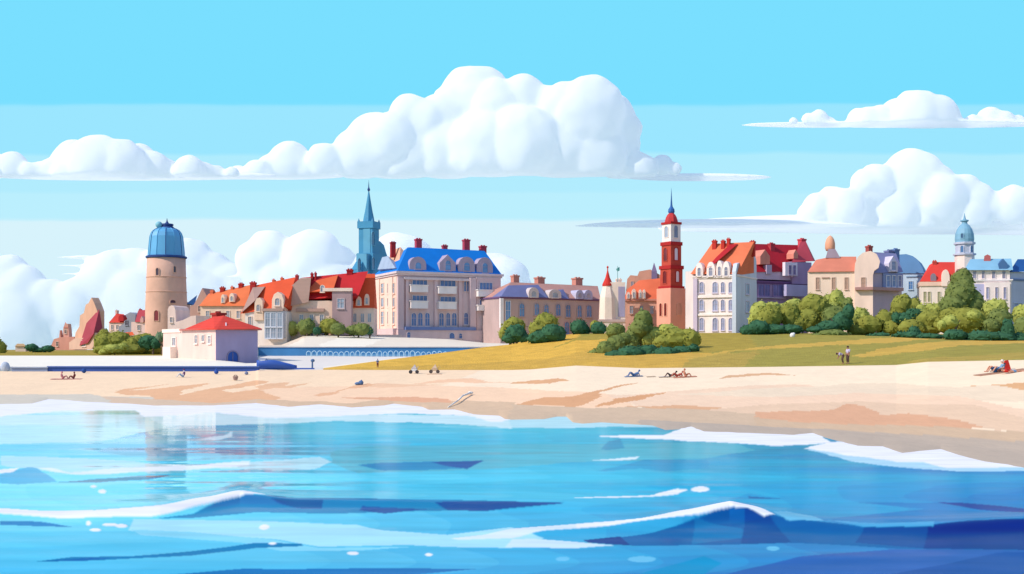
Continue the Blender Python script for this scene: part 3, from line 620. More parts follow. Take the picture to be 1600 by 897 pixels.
b = Bld('grey_house', 'grey slate house with hipped cap between red cottage and round tower', 'house', 186, 299, 208, 298, 526)
b.prism('wall', [(184,522),(186,510),(193,506),(199,498),(196,492),(203,488),(212,491),(211,502),(206,508),(204,524)], 0, 7, surf('slate', alb((160,164,176)), .8, .1, .4))
b.hull('roof', [b.P(183,521,-.6), b.P(205,521,-.6), b.P(187,516,2), b.P(203,515,2), b.P(183,521,5), b.P(205,521,5)], roofm((84,112,140)))
b.window(196,501,200,508, wallm((160,164,176)), GL_D)
b = Bld('red_roof_house', 'pink house with small dark red roof tucked against the round tower', 'house', 205, 291, 234, 290.5, 530)
b.body(503, 8, wallm((248,214,204))); b.hull('roof', [b.P(211,503,-.3), b.P(234,503,-.3), b.P(216,485,3), b.P(231,484,3), b.P(211,503,8), b.P(234,503,8)], roofm((200,74,84)))
b.dormer(219,494,224,504,-.4,3, wallm((248,190,180)), None, 'point'); b.chimney(217,483,220,488,3, roofm((200,74,84))); b.window(215,508,219,516, wallm(CREAM), GL_G)
b = Bld('kiosk', 'tiny white kiosk with orange roof among the bushes below the cottages', 'kiosk', 189, 268, 207, 268, 538)
b.prism('wall', [(189,524),(207,524),(204,538),(192,538)], 0, 2.4, wallm((250,226,220)))
b.hull('roof', [b.P(185.5,525,-.5), b.P(210,523.5,-.5), b.P(188,520,1), b.P(207,518.5,1), b.P(185.5,525,2.8), b.P(210,523.5,2.8)], roofm(ORG))
b.window(194,527,198,532, wallm(CREAM), GL_G, bars=0)

# ---- the round tower with the blue dome
t = Tow('round_tower', 'round pink stone tower with ribbed blue metal dome and needle finial', 'tower', 260, 262, 548)
stone = surf('pink_stone', alb((240,192,168), 1.0), .92, .13, .22, .5, 1.2)
t.lathe('wall', [(562,32),(520,32),(480,31.5),(440,29.8),(404,29)], stone, 40, smooth=True)
for py, hw in ((457,31),(434,30.2)):
    t.lathe('stone_band', [(py+.5,hw),(py-.8,hw+.3),(py-1.2,hw-.4)], stone, 40)
blue = surf('blue_copper', alb((100,182,230)), .45, .14, .3, .15, 1.5, spec=.5, stretch=(1,1,.25))
navy = surf('dark_blue_lead', alb((44,76,140)), .6, .08, .5)
t.lathe('dome_rim', [(404.5,28),(403.5,31),(401,31),(400,28)], navy, 40)
t.lathe('dome', [(402,27.6),(392,27),(380,25.8),(370,24.8),(364,22.6),(360,19.4),(358,15.4),(356,11)], blue, 12, PI/12)
for i in range(12):
    a = PI/12+2*PI*i/12; bm = bmesh.new(); pr = [(402,27.6),(392,27),(380,25.8),(370,24.8),(364,22.6),(360,19.4),(357,14)]
    for (p0, r0), (p1, r1) in zip(pr, pr[1:]): add_tube(bm, (r0*t.k*math.cos(a), r0*t.k*math.sin(a), t.z(p0)), (r1*t.k*math.cos(a), r1*t.k*math.sin(a), t.z(p1)), .09, .09, 5)
    obj('dome_rib', bm, navy if i % 2 else blue, t.root)
t.lathe('lantern', [(360,13),(358,14),(356,11),(353,8.5),(352,10),(350,9.5),(349,3),(346,1.2),(341,.2)], navy, 20, dx=1)
bm = bmesh.new(); add_ball(bm, (-9.5*t.k, -1, t.z(352)), 5.3*t.k, 3); add_tube(bm, (-9.5*t.k, -1, t.z(358)), (-9.5*t.k, -1, t.z(364)), .15); obj('finial_ball', bm, surf('pale_copper', alb((142,206,222)), .5, .08, .5), t.root, True)
for a in ((255.5,421,432,4.6,GL_D,29.6),(279.5,417.5,427,3.8,GL_D,29.4),(254.5,486,502,7,surf('red_door', alb((150,62,70)), .6),31.6),(278,470,474.5,8,GL_D,31.2)):
    t.window(a[0], a[1], a[2], a[3], a[5], stone, a[4])
mauve = wallm((196,160,164))
t.lathe('buttress', [(560,13),(520,12),(492,10),(478,7.5),(471,3)], stone, 9, dx=25, dy=3)
b = Bld('old_wall_house', 'cream low house with arched gable at the foot of the round tower', 'house', 262, 212, 306, 211, 560)
b.prism('wall', [(262,562),(262,484),(264,479),(268,477),(272,479),(274,484),(275,503),(286,500),(298,494),(306,493),(306,562)], 0, 6, wallm((244,214,200)))
b.window(266,496,270,504, wallm(CREAM), GL_G)
b = Bld('blue_roof_turret', 'little pointed blue roof over a stone gable just right of round tower', 'house', 290, 248, 326, 247, 520)
b.prism('wall', [(301,520),(303,476),(309,465),(316,450),(323,462),(325,520)], 0, 6, wallm((206,164,150)))
b.hull('roof', [b.P(292,474,1.5), b.P(308,461,1.5), b.P(304,477,1.5), b.P(292,476,5), b.P(308,461,5), b.P(304,478,5)], roofm((40,92,160)))
b.window(310,478,314,487, wallm(BEIGE), GL_D)
b.prism('annex', [(296,520),(297,478),(303,476),(303,520)], 1, 5, wallm((206,164,150)))

# ---- harbour pavilion on the promenade
b = Bld('pavilion', 'pink walled harbour pavilion with red hipped roof and blue arched door', 'pavilion', 255, 186, 337, 172, 560)
b.body(515.5, 7.3, wallm((238,204,192)))
T0 = b.top
b.hull('roof', [b.P(284,516,-.5), b.P(337,515,-.5)+Vector((.5,0,0)), (b.W+.55, -.55, T0+.02), (b.W+.55, 7.9, T0+.02), (b.P(284,516,-.5).x, 7.9, T0+.02), b.P(334,495,3.2), b.P(350,493,4.2)], roofm((236,72,52)))
b.chimney(330,489,339,497,4, wallm((176,60,54)))
b.box('eaves', b.P(284,516,0).x, b.W+.5, -.5, 7.85, T0-.22, T0, wallm((200,120,110)))
b.box('parapet', -.15, b.P(283,516,0).x, -.15, 7.4, T0-.5, T0-.3+.4, wallm((250,226,212)))
b.window(305,524,309,536, wallm((250,230,218)), GL_G); b.window(316,524,320,533, wallm((250,230,218)), GL_G); b.window(326,525,330,536, wallm((250,230,218)), GL_G); b.window(270,528,275,540, wallm((250,230,218)), GL_G)
b.box('shaded_side_panel', b.W+.002, b.W+.08, .0, 7.3, -2, b.top-.25, wallm((180,166,200)))  # shaded side: mauve shade painted over the pink wall
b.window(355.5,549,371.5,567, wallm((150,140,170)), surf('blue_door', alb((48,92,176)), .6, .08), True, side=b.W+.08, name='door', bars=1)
b.box('porch', b.P(254,545,-1.2).x, b.P(266,545,-1.2).x, -1.2, -.002, -2, b.P(260,542,-1.2).z, wallm((250,230,214)))
rs = b.hull('skylight', [b.S(352,504,b.W-1.2), b.S(354,504,b.W-1.2), b.S(352,512,b.W+.1), b.S(354,512,b.W+.1), b.S(352,504,b.W-1.4), b.S(354,512,b.W-.1)], wallm((250,225,225)))

# ---- orange terrace, left of the church
b = Bld('terrace_house', 'beige house with long orange roof, two white dormers, behind the pavilion', 'house', 313, 240, 386, 238, 530, 'orange roofed houses left of the church')
b.body(477, 6, wallm((238,208,184)))
b.hull('roof', [b.P(311,478,-.5), b.P(386,478,-.5), b.P(326,459,3.5), b.P(392,445,3.5), (0,6.3,b.top), (b.W+.5,6.3,b.top)], roofm((244,128,76)))
for x0, y0, x1, y1 in ((345,460,351,474),(358,458,366,472)): b.dormer(x0,y0,x1,y1,-.2,3.5, wallm((250,220,196)), GL_G)
b.chimney(328,454,333,464,3, wallm((240,128,90))); b.chimney(343,449,350,457,3, wallm((190,50,40))); b.chimney(372,443,379,455,3, wallm((196,50,40))); b.chimney(360,448,364,458,3, wallm((240,128,90)))
for x in (322,338,354,370): b.window(x,486,x+5,497, wallm(CREAM), GL_G)
b = Bld('terrace_house', 'white house with orange roof, two rounded gables and tall bay windows', 'house', 383, 234, 448, 233, 534, 'orange roofed houses left of the church')
b.body(487, 5, wallm((244,230,220)))
b.hull('roof', [b.P(376,490,-.3), b.P(447,478,-.3), b.P(398,446,4), b.P(462,433,4), (0,5.2,b.top), (b.W,5.2,b.top)], roofm((240,92,50)))
b.hull('roof', [b.P(378,488,-.6), b.P(398,470,-.6), b.P(395,449,3.2), b.P(414,448,3.2), b.P(378,487,1), b.P(412,449,4)], roofm((184,150,138)))
b.prism('gable', [(397,500),(398,472),(401,466),(406,465),(410,470),(411,500)], -.5, 2.5, wallm((248,216,190)))
b.prism('gable', [(424,500),(425,468),(428,460),(434,456),(440,460),(443,468),(443,500)], -.5, 2.5, wallm((248,216,190)))
b.pbox('bay', 413,486,443,528,-1.4,-.002, wallm((224,222,226)))
for x0, y0, x1, y1 in ((415,489,422,510),(424,489,431,510),(434,489,441,510),(415,513,422,528),(424,513,431,528),(434,513,441,528)): b.window(x0,y0,x1,y1, wallm((214,216,224)), GL_G, d=-1.4, out=.1)
b.window(388,495,393,508, wallm(CREAM), GL_G); b.window(401,476,406,486, wallm(CREAM), GL_G, True, d=-.5); b.window(430,466,437,477, wallm(CREAM), GL_G, True, d=-.5)
b.pbox('band', 409,482,442,486,-1.7,-.5, wallm((196,164,150)))
b.chimney(390,441,399,452,3.5, wallm((200,56,56))); b.chimney(425,437,429,446,4, wallm((232,110,70))); b.chimney(438,434,442,443,4, wallm((232,110,70)))
b = Bld('terrace_house', 'wide beige house under red roof with a grey brown gable, single side window', 'house', 446, 236.5, 548, 236, 528, 'orange roofed houses left of the church')
b.body(470, 6, wallm((238,206,184)))
b.hull('roof', [b.P(446,470,-.3), b.P(560,462,-.3), b.P(470,434,5), b.P(575,424,5), (0,6.2,b.top), (b.W,6.2,b.top)], roofm((206,40,44)))
b.hull('gable', [b.P(443,481,-.8), b.P(446,465,-.8), b.P(455,447,-.8), b.P(468,436,-.8), b.P(486,434,-.8), b.P(478,451,-.8), b.P(470,462,-.8), b.P(482,472,-.8), b.P(443,481,2), b.P(470,434,4), b.P(486,434,4)], roofm((204,166,150)))
b.hull('roof', [b.P(478,456,-.6), b.P(495,438,2.5), b.P(528,430,3.5), b.P(520,455,-.6), b.P(495,440,4), b.P(528,431,5), b.P(478,458,1), b.P(520,457,1)], roofm((240,110,64)))
b.pbox('bay', 519,454,549,524,-1.6,-.002, wallm((190,158,158)))  # this bay stands in for the shaded right face; the shade is put into its grey
b.window(527.5,467,537.5,481, wallm((206,186,186)), GL_G, d=-1.6)
b.pbox('band', 462,482,506,487,-.5,-.002, wallm((206,166,150))); b.pbox('band', 504,450,550,455,-1.9,-1.0, wallm((238,214,196)))
for x in (468,484,500): b.window(x,492,x+6,504, wallm(CREAM), GL_G)
b.window(501,446,507,456, wallm(CREAM), GL_G, True, d=-.75, bars=0)
b.chimney(461,430,466,442,4, wallm((196,60,56))); b.chimney(485,427,489,438,4, wallm((190,40,44))); b.chimney(491,426,494,437,4, wallm((190,40,44))); b.chimney(541,421,551,433,4.5, wallm((176,36,44)))
b = Bld('terrace_house', 'cream house with steep orange roof and twin white dormers beside the hotel', 'house', 545, 239, 584, 239, 528, 'orange roofed houses left of the church')
b.body(481, 6, wallm((244,218,200)))
b.hull('roof', [b.P(547,481,-.4), b.P(585,481,-.4), b.P(566,428,3), b.P(586,428,3), (0,6,b.top), (b.W,6,b.top)], roofm((240,96,54)))
for x0, y0, x1, y1 in ((556,463,565,479),(569,459,577,477)): b.dormer(x0,y0,x1,y1,-.2,3, wallm((250,214,190)), GL_G)
for x in (552,564,575): b.window(x,490,x+5,503, wallm(CREAM), GL_G)

# ---- blue church
teal, teal2 = surf('teal_copper', alb((76,160,200)), .6, .10, .3, .2, 2), surf('pale_teal_copper', alb((110,184,214)), .6, .10, .3, .2, 2)
th = math.radians(38)
b = Bld('blue_church', 'teal blue church with slender needle spire rising behind the red roofs', 'church', 570, 285, 598, 295, 520)
K = b.A.y/F
def tier(b, cx, cy, h, py0, py1, mat, name='tier', parent=None):
    z0 = EYE+(HY-py0)/F*b.A.y-b.zb; z1 = EYE+(HY-py1)/F*b.A.y-b.zb
    return b.box(name, cx-h, cx+h, cy-h, cy+h, z0, z1, mat, parent)
c = b.P(578,500,2.6); cx, cy = c.x, 2.9
tier(b, cx, cy, 2.0, 392, 352, teal, 'tower_wall'); tier(b, cx, cy, 2.35, 520, 392, teal, 'tower_wall'); tier(b, cx, cy, 2.3, 352, 341, teal, 'parapet'); tier(b, cx-2.9, cy, 1.5, 520, 394, teal2, 'stair_turret'); tier(b, cx-1.1, cy-.4, 1.0, 392, 345, teal2, 'corner_pier') 
zt = EYE+(HY-341)/F*b.A.y-b.zb
for sx_, sy_ in ((-1,-1),(1,-1),(-1,1),(1,1)): b.hull('pinnacle', [(cx+sx_*2.0+i*.25, cy+sy_*2.0+j*.25, zt) for i in (-1,1) for j in (-1,1)]+[(cx+sx_*2.0, cy+sy_*2.0, zt+.9)], teal)
zt2 = EYE+(HY-291)/F*b.A.y-b.zb; zt3 = EYE+(HY-279)/F*b.A.y-b.zb
bm = bmesh.new(); add_lathe(bm, [(zt,1.55),(zt+1.0,1.4),(zt+3.2,.95),(zt2,.12)], 8, cx-.1, cy, PI/8); sp = obj('spire', bm, teal, b.root)
bm = bmesh.new(); add_lathe(bm, [(zt2-.2,.1),(zt2+.3,.42),(zt2+1.0,.15),(zt3+.5,.04),(zt3+.9,.02)], 8, cx-.1, cy); obj('finial', bm, navy, sp)
b.prism('nave', [(560,520),(560,420),(577,392),(586,376),(594,377),(600,383),(603,394),(606,402),(608,420),(608,520)], 2.5, 4.5, teal)
b.window(580,362,585,382, teal2, glass((40,110,160)), True, d=cy-2.0, bars=0); b.window(581,402,585,420, teal2, glass((40,110,160)), True, d=cy-2.36, bars=0)
b.window(558.5,404,563,422, teal2, glass((40,110,160)), True, d=cy-1.5, bars=0)

# ---- the blue roofed hotel
b = Bld('hotel', 'grand mauve stone hotel with bright blue mansard roof and white balconies', 'hotel', 622, 250, 782, 261, 531)
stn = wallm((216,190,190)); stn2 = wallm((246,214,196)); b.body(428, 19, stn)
trim = wallm((222,204,204)); b.cornice(427, .9, trim, .6)
rb = surf('blue_tiles', alb((4,124,214), 1.15), .6, .06, .3, .15, 3, tiles=1.2)
T1 = b.top+.45
b.hull('roof', [b.P(621,423,-.3), (b.W+.3,-.3,T1), (0,19.2,T1), (b.W+.3,19.2,T1), b.P(637,386.5,5), b.P(757,392,5), b.P(645,386.5,13), b.P(757,392,13)], rb)
gray_d = wallm((186,172,192)); frame_d = wallm((186,172,192))  # dormers and their window frames share one grey
for x0, y0, x1, y1, sh in ((640,401,666,424,'arch'),(687,398,712,426,'point'),(716,401,742,427,'arch'),(745,402,770,430,'arch')):
    dm = b.dormer(x0,y0,x1,y1,.1,4.5, gray_d, None, sh); b.window(x0+9,y0+9,x1-8,y1-4, frame_d, GL_B, True, d=.1, parent=dm, bars=0, out=.1)
for x0, y0, x1, y1 in ((650,373,660,388),(692,383,700,390),(725,374,735,392),(751,384,761,396)): b.chimney(x0,y0,x1,y1,5.2, wallm((190,70,92)))
# side roof pieces over the lit flank
b.hull('side_gable', [b.S(590,421,-.1), b.S(618,419,-.1), b.S(597,402,1.0), b.S(606,400,1.0), b.S(612,408,1.0), Vector((4,17,T1)), Vector((4,3,T1))], wallm((170,190,214)))
b.hull('side_gable', [b.S(606,421,1.2), b.S(623,418,1.2), b.S(610,392,3.2), b.S(626,386,3.2), Vector((7,8,T1)), Vector((7,3,T1))], wallm((246,190,156)))
b.chimney(611,378,619,394,8, wallm((176,50,56)))
# piers, bands, balconies, glazing of the front
for x0, x1, dd in ((622,631,.8),(634,639,.5),(679,684,.45),(717,722,.45),(735,744,1.2)): b.pbox('pier', x0,434,x1,515,-dd,-.002, stn)
b.pbox('band', 632,434.5,744,438,-.9,-.003, trim); b.pbox('band', 634,511,744,516,-1.6,-.003, wallm((120,140,190)))
b.pbox('plinth', 622,516,783,536,-1.3,-.003, stn)
b.pbox('wing', 744.5,434,782.5,538,-.9,-.004, stn)
bal = wallm((240,232,228)); glb = glass((84,120,180))
for x0, x1, o, rows in ((642.5,669,0,((446,456.5,438),(471,482,462))),(686,713.5,0,((448.5,459,438.5),(472.5,483,464))),(747.5,771,-.9,((453.5,463.5,442),(477.5,485.5,469)))):
    for y0, y1, yw in rows:
        w = b.window(x0+2,yw,x1-2,y1-2, trim, glb, False, d=o, bars=3)
        bc = b.pbox('balcony', x0,y0,x1,y1,o-1.5,o-.15, bal); b.pbox('railing', x0-1,y0-1.2,x1+1,y0+.2,o-1.62,o-.3, bal, bc)
for x0, x1 in ((643,650),(653,660),(664,671),(686,693),(697,703),(706,713)): b.window(x0,489,x1,509, trim, glb, True, bars=1)
for x in (725,729.5): b.window(x,440,x+3,455, trim, glb, bars=0)
for y in (489,): b.window(725,y,731,y+18, trim, glb, True, bars=1); b.window(752,y+2,759,y+20, trim, glb, True, d=-.9); b.window(763,y+2,770,y+20, trim, glb, True, d=-.9)
b.window(702,520,710,529, trim, glb, True, d=-1.3, bars=0, name='door'); b.window(717,521,722,529, trim, glb, True, d=-1.3, bars=0); b.window(636,519,641,528, trim, glb, True, d=-1.3, bars=0)
b.pbox('steps', 590,523,628,533,-3.2,-1.3, stn2)
# sunlit flank: its light is put into a paler stone colour
b.box('lit_flank_panel', -.12, -.002, .6, 18.6, -1, b.top-.5, stn2); b.box('lit_flank_panel', -.35, -.121, 3, 6, -1, b.top-.5, stn2); b.box('lit_flank_panel', -.35, -.122, 12.5, 16, -1, b.top-.5, stn2); b.box('flank_plinth', -1.2, -.003, 0, 19.3, -2, 2.6, stn)
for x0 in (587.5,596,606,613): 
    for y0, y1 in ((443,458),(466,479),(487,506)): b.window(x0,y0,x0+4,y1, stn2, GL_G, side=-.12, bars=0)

# ---- long mauve row house
b = Bld('row_house', 'long mauve brick row with blue grey mansard, half round dormers, seven blue windows', 'building', 782, 250, 938, 264, 527)
b.body(465, 12, wallm((202,176,172)))
b.cornice(465, .45, wallm((130,100,140)), .3)
ry = b.top+.25
b.hull('roof', [(0,-.2,ry),(b.W,-.2,ry),(0,12,ry),(b.W,12,ry), b.P(798,441,5), b.P(934,447,5), b.P(800,441,8), b.P(934,447,8)], roofm((208,156,142)))
slate = surf('slate_blue', alb((126,132,178)), .7, .08, .3, .2, 3, tiles=1.2)
b.hull('mansard', [b.P(783,463.5,-.5), b.P(857,465,-.5), b.P(794,446,2.2), b.P(841,445,2.2), (0,4,ry), b.P(855,465,4), b.P(840,446,4), b.P(796,447,4)], slate)
b.hull('mansard', [b.P(862,465,-.5), b.P(889,467,-.5), b.P(868,453,1.4), b.P(880,452,1.4), b.P(862,465,3), b.P(889,467,3)], slate)
for x0, y0, x1, y1, c in ((826,449,842,465,(212,198,196)),(858,452,877,466,(212,198,196)),(900,453,912,467,(186,184,208)),(913,453,926,468,(186,184,208))): b.dormer(x0,y0,x1,y1,-.55,3, wallm(c), GL_G)
for x0, y0, x1, y1 in ((802,430,812,444),(840,433,852,446),(899,434,911,448)): b.chimney(x0,y0,x1,y1,5.3, wallm((214,146,130)))
for x0, y0, x1, y1 in ((811.5,474,819,494),(835,474,842,492),(850,476,857,490),(868.5,475,875.5,493),(884,476,891,495),(902,477,908.5,495),(916.5,477,924,495)): b.window(x0,y0,x1,y1, wallm((196,172,172)), GL_B, True)
b.window(790,471,797,505, wallm((240,232,232)), GL_B); b.pbox('pier', 782,466,787,512,-.5,-.003, wallm((248,240,238)))
b.window(882,503,889,522, wallm((200,160,170)), GL_B, True, name='door')

# ---- cream corner house with the red cone
b = Bld('turret_house', 'cream house with round tapering turret under small red cone roof', 'house', 951, 246, 977, 246, 524)
b.body(441, 4, wallm((248,224,208)))
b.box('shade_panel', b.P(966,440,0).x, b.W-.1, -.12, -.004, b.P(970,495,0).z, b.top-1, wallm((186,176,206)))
b.pbox('ledge', 935,499,977,503,-1.2,-.13, wallm((216,186,180))); b.pbox('base', 936,503,977,528,-1.0,-.131, wallm((244,204,188)))
t_ = b
k = b.A.y/F; cz = lambda py: EYE+(HY-py)/F*b.A.y-b.zb; cxx = b.P(950,470,0).x
bm = bmesh.new(); add_lathe(bm, [(cz(528),15*k),(cz(500),14.5*k),(cz(465),13*k),(cz(446),7.5*k)], 8, cxx, .9, PI/8); tw = obj('turret', bm, wallm((248,224,208)), b.root)
bm = bmesh.new(); add_lathe(bm, [(cz(446.5),8.6*k),(cz(444),8.4*k),(cz(434),3.8*k),(cz(424),1.2*k),(cz(422),.8*k),(cz(419),.8*k),(cz(417),1.9*k),(cz(415),.5*k)], 16, cxx, .9); obj('cone_roof', bm, roofm((222,58,48)), tw)
b.chimney(962,436,972,443,3, wallm((248,224,208)))
b.window(955,470,959,480, wallm(BEIGE), GL_G, d=-.02)
bm = bmesh.new(); add_tube(bm, (b.P(965,440,1).x, 1, cz(440)), (b.P(965,440,1).x, 1, cz(415)), .07, .05); fp = obj('flagpole', bm, wallm((130,180,180)), b.root)
bm = bmesh.new(); x1_ = b.P(965,440,1).x; add_prism(bm, [(x1_-.05,1.03,cz(424)),(x1_+.5,1.1,cz(422)),(x1_+.45,1.2,cz(416.5)),(x1_,1.05,cz(418)),(x1_-.35,1.0,cz(420))], [(x1_-.05,1.07,cz(424)),(x1_+.5,1.14,cz(422)),(x1_+.45,1.24,cz(416.5)),(x1_,1.09,cz(418)),(x1_-.35,1.04,cz(420))]); obj('flag', bm, cloth((126,206,196)), fp)

# ---- orange roofed house beside the clock tower, another behind it
b = Bld('peach_house', 'peach house with humped salmon roof and thin purple spirelet behind the orange roof', 'house', 978, 272, 1036, 270, 524)
b.body(452, 8, wallm((244,196,172)))
b.prism('roof', [(978,455),(980,436),(985,430),(996,431),(999,424),(1010,422),(1016,421),(1036,432),(1036,455)], 0, 6, roofm((228,166,140)))
b.hull('spirelet', [b.P(1018,437,-.4), b.P(1027,437,-.4), b.P(1018,437,1), b.P(1027,437,1), b.P(1018,424,-.4), b.P(1026.5,424,-.4), b.P(1022,410,.3), b.P(1018,424,1), b.P(1026.5,424,1)], roofm((136,120,156)))
b.window(986,440,990,448, wallm(PINK), GL_G)
b = Bld('orange_roof_house', 'pink house with broad orange roof and four white dormers left of clock tower', 'house', 977, 253, 1040, 252.5, 524)
b.body(467, 9, wallm((246,190,166)))
b.hull('roof', [b.P(976,468,-.3), b.P(1041,467,-.3), b.P(980,452,2), b.P(999,438,4), b.P(1040,434,4), (0,9,b.top), (b.W,9,b.top)], roofm((242,120,80)))
for x0, y0, x1, y1 in ((979,456,985,467),(987,451,994,467),(998,452,1003,467),(1004,452,1009,467)): b.dormer(x0,y0,x1,y1,-.5,3, wallm((250,222,206)), GL_G)
b.pbox('band', 976,467,1040,470,-.4,-.003, wallm((232,160,140)))
for x in (984,1000,1016): b.window(x,478,x+5,490, wallm(PINK), GL_G)

# ---- red and white clock tower
b = Bld('clock_tower', 'tall red and white tiered clock tower with red dome and blue needle', 'tower', 1048, 244, 1070, 247.2, 524)
th = math.radians(33.7); b.u = Vector((math.cos(th), math.sin(th))); b.n = Vector((-b.u.y, b.u.x)); b.root.rotation_euler.z = th; b.W = 3.7
red = surf('red_brick', alb((204,84,66)), .85, .08, .6, .2, 4, tiles=1.8); dred = surf('dark_red_trim', alb((190,44,44)), .8, .06, .5); wh = wallm((246,236,228)); pk = wallm((250,176,152)); 
cx, cy = 1.95, 1.95; zz = lambda py: EYE+(HY-py)/F*246.5-b.zb
def trb(h, p0, p1, m, nm, parent=None): return b.box(nm, cx-h, cx+h, cy-h, cy+h, zz(p0), zz(p1), m, parent)
s1 = 246.5/F/1.387
trb(45*s1/2*1, 530, 451, pk, 'base'); trb(34*s1/2, 451, 418, red, 'tier'); trb(30*s1/2, 418, 382, red, 'tier'); trb(28*s1/2, 382, 350, wh, 'belfry')
trb(40*s1/2, 453, 447.5, dred, 'cornice'); trb(38*s1/2, 421, 415.5, dred, 'cornice'); trb(34*s1/2, 384, 378.5, dred, 'cornice'); trb(31.5*s1/2, 351, 347.5, dred, 'cornice')
bm = bmesh.new(); rr = s1*1.0
add_lathe(bm, [(zz(348),15.5*rr),(zz(345),14.6*rr),(zz(340),12.6*rr),(zz(336),9.5*rr),(zz(333.5),6*rr),(zz(332),4*rr)], 8, cx, cy, PI/8); dm = obj('dome', bm, surf('red_dome', alb((206,60,60)), .6, .06, .4), b.root)
bm = bmesh.new(); add_lathe(bm, [(zz(334),5*rr),(zz(331),7.2*rr),(zz(327),6.6*rr),(zz(323),3*rr),(zz(320),2.2*rr),(zz(312),1.4*rr),(zz(293),.1*rr)], 10, cx, cy); obj('spire', bm, surf('blue_spire', alb((50,104,176)), .5, .06, .4), dm)
def ctw(sd, hh, ww, p0, p1, fr, gl, off):
    # window centred on a face of a tier of half-size hh
    A_, W_ = b.A.copy(), b.W
    z0, z1 = zz(p1), zz(p0); h = ww/2; bm = bmesh.new()
    M = (lambda q, z, o: (cx+q, cy-hh-o, z)) if sd == 'r' else (lambda q, z, o: (cx-hh-o, cy+q, z))
    def ol(g):
        R = h+g; return [(-h-g, z0-g), (h+g, z0-g)]+[(R*math.cos(PI*i/6), z1+g-R*.9+R*.9*math.sin(PI*i/6)) for i in range(7)]
    a_, b_ = ol(0), ol(.13); n = len(a_)
    vi = [bm.verts.new(M(p[0]+off, p[1], .12)) for p in a_]; vo = [bm.verts.new(M(p[0]+off, p[1], .12)) for p in b_]; bo_ = [bm.verts.new(M(p[0]+off, p[1], -.02)) for p in b_]; bi = [bm.verts.new(M(p[0]+off, p[1], 0)) for p in a_]
    for i in range(n):
        j = (i+1) % n
        bm.faces.new((vi[i], vi[j], vo[j], vo[i])); bm.faces.new((vo[i], vo[j], bo_[j], bo_[i])); bm.faces.new((vi[j], vi[i], bi[i], bi[j]))
    f = obj('window', bm, fr, b.root); bm = bmesh.new(); bm.faces.new([bm.verts.new(M(p[0]+off, p[1], .02)) for p in a_]); obj('pane', bm, gl, f, fix=False)
pw = surf('white_pane', alb((246,236,240)), .4, .03, .5); GLR = glass((126,46,44))
ctw('r', 28*s1/2, 1.15, 353, 372, wh, glass((140,144,168)), 0); ctw('l', 28*s1/2, 1.15, 354, 371, wh, GL_G, 0)
ctw('r', 30*s1/2, 1.0, 388, 407, dred, pw, 0); ctw('l', 30*s1/2, 1.1, 388, 408, red, GLR, .2); ctw('r', 34*s1/2, .95, 424, 441, dred, pw, .2); ctw('l', 34*s1/2, 1.1, 424, 443, red, GLR, .2)
ctw('r', 45*s1/2, 1.3, 474, 492, wallm((248,190,164)), wallm((232,170,150)), .2); ctw('l', 45*s1/2, .8, 474, 494, wallm((248,190,164)), GLR, -.7); ctw('l', 45*s1/2, .8, 474, 494, wallm((248,190,164)), GLR, .9)

# ---- white mansion
b = Bld('mansion', 'white three storey mansion with orange roof, scalloped dormers, pale blue curved gable', 'mansion', 1084, 234.7, 1150, 230, 522)
b.body(432, 13, wallm((246,230,222)))
lav = wallm((214,204,220)); wp = wallm((250,236,228))
b.cornice(434, .6, wallm((240,226,222)), .35)
b.pbox('corner_pier', 1071,424,1085,524,1.0,4, wallm((240,226,222)))
b.pbox('pier', 1083,436,1089,520,-.5,-.003, wallm((206,190,208))); b.pbox('band', 1090,461,1150,465,-.35,-.003, wp); b.pbox('band', 1090,490,1150,493,-.25,-.003, wp)
T2 = b.top+.3
b.hull('roof', [b.P(1079,428,.2), b.P(1152,428,-.2), b.P(1112,381,5), b.P(1178,378,5), (-.5,12,T2), (b.W,12,T2), (b.W,5,T2)], roofm((244,128,86)))
b.hull('roof', [b.P(1105,418,-.4), b.P(1119,402,1.2), b.P(1140,382,4), b.P(1153,381,4.5), b.P(1140,392,2.5), b.P(1112,416,-.4), b.P(1119,404,3), b.P(1145,386,6)], roofm((196,34,44)))
for x0, y0, x1, y1 in ((1087,410,1098,434),(1104,409,1117,434),(1119,407,1129,434),(1129,408,1140,434)): b.dormer(x0,y0,x1,y1,-.35,3, wallm((248,234,228)), glass((150,150,170)))
for x0, y0, x1, y1 in ((1112,376,1119,391),(1126,376,1132,392),(1135,373,1140,388)): b.chimney(x0,y0,x1,y1,4, wallm((206,60,50)))
b.chimney(1171,377,1179,392,6, wallm((206,60,50)))
for x0, x1 in ((1093.5,1099.5),(1114,1121),(1127,1132),(1139,1145)):
    for y0, y1 in ((441,457),(468.5,485),(497,516)): b.window(x0,y0,x1,y1, lav, glass((164,170,200)), True, bars=1)
b.side_prism('curved_gable', [(1150,524),(1150,424),(1152,412),(1157,410),(1158,402),(1165,396),(1171,391),(1177,392),(1180,400),(1182,408),(1183,524)], b.W+.25, b.W-.6, wallm((206,214,226)))
for y0, y1 in ((444,459),(471,487)): b.window(1165,y0,1170,y1, lav, glass((140,170,204)), side=b.W+.25)

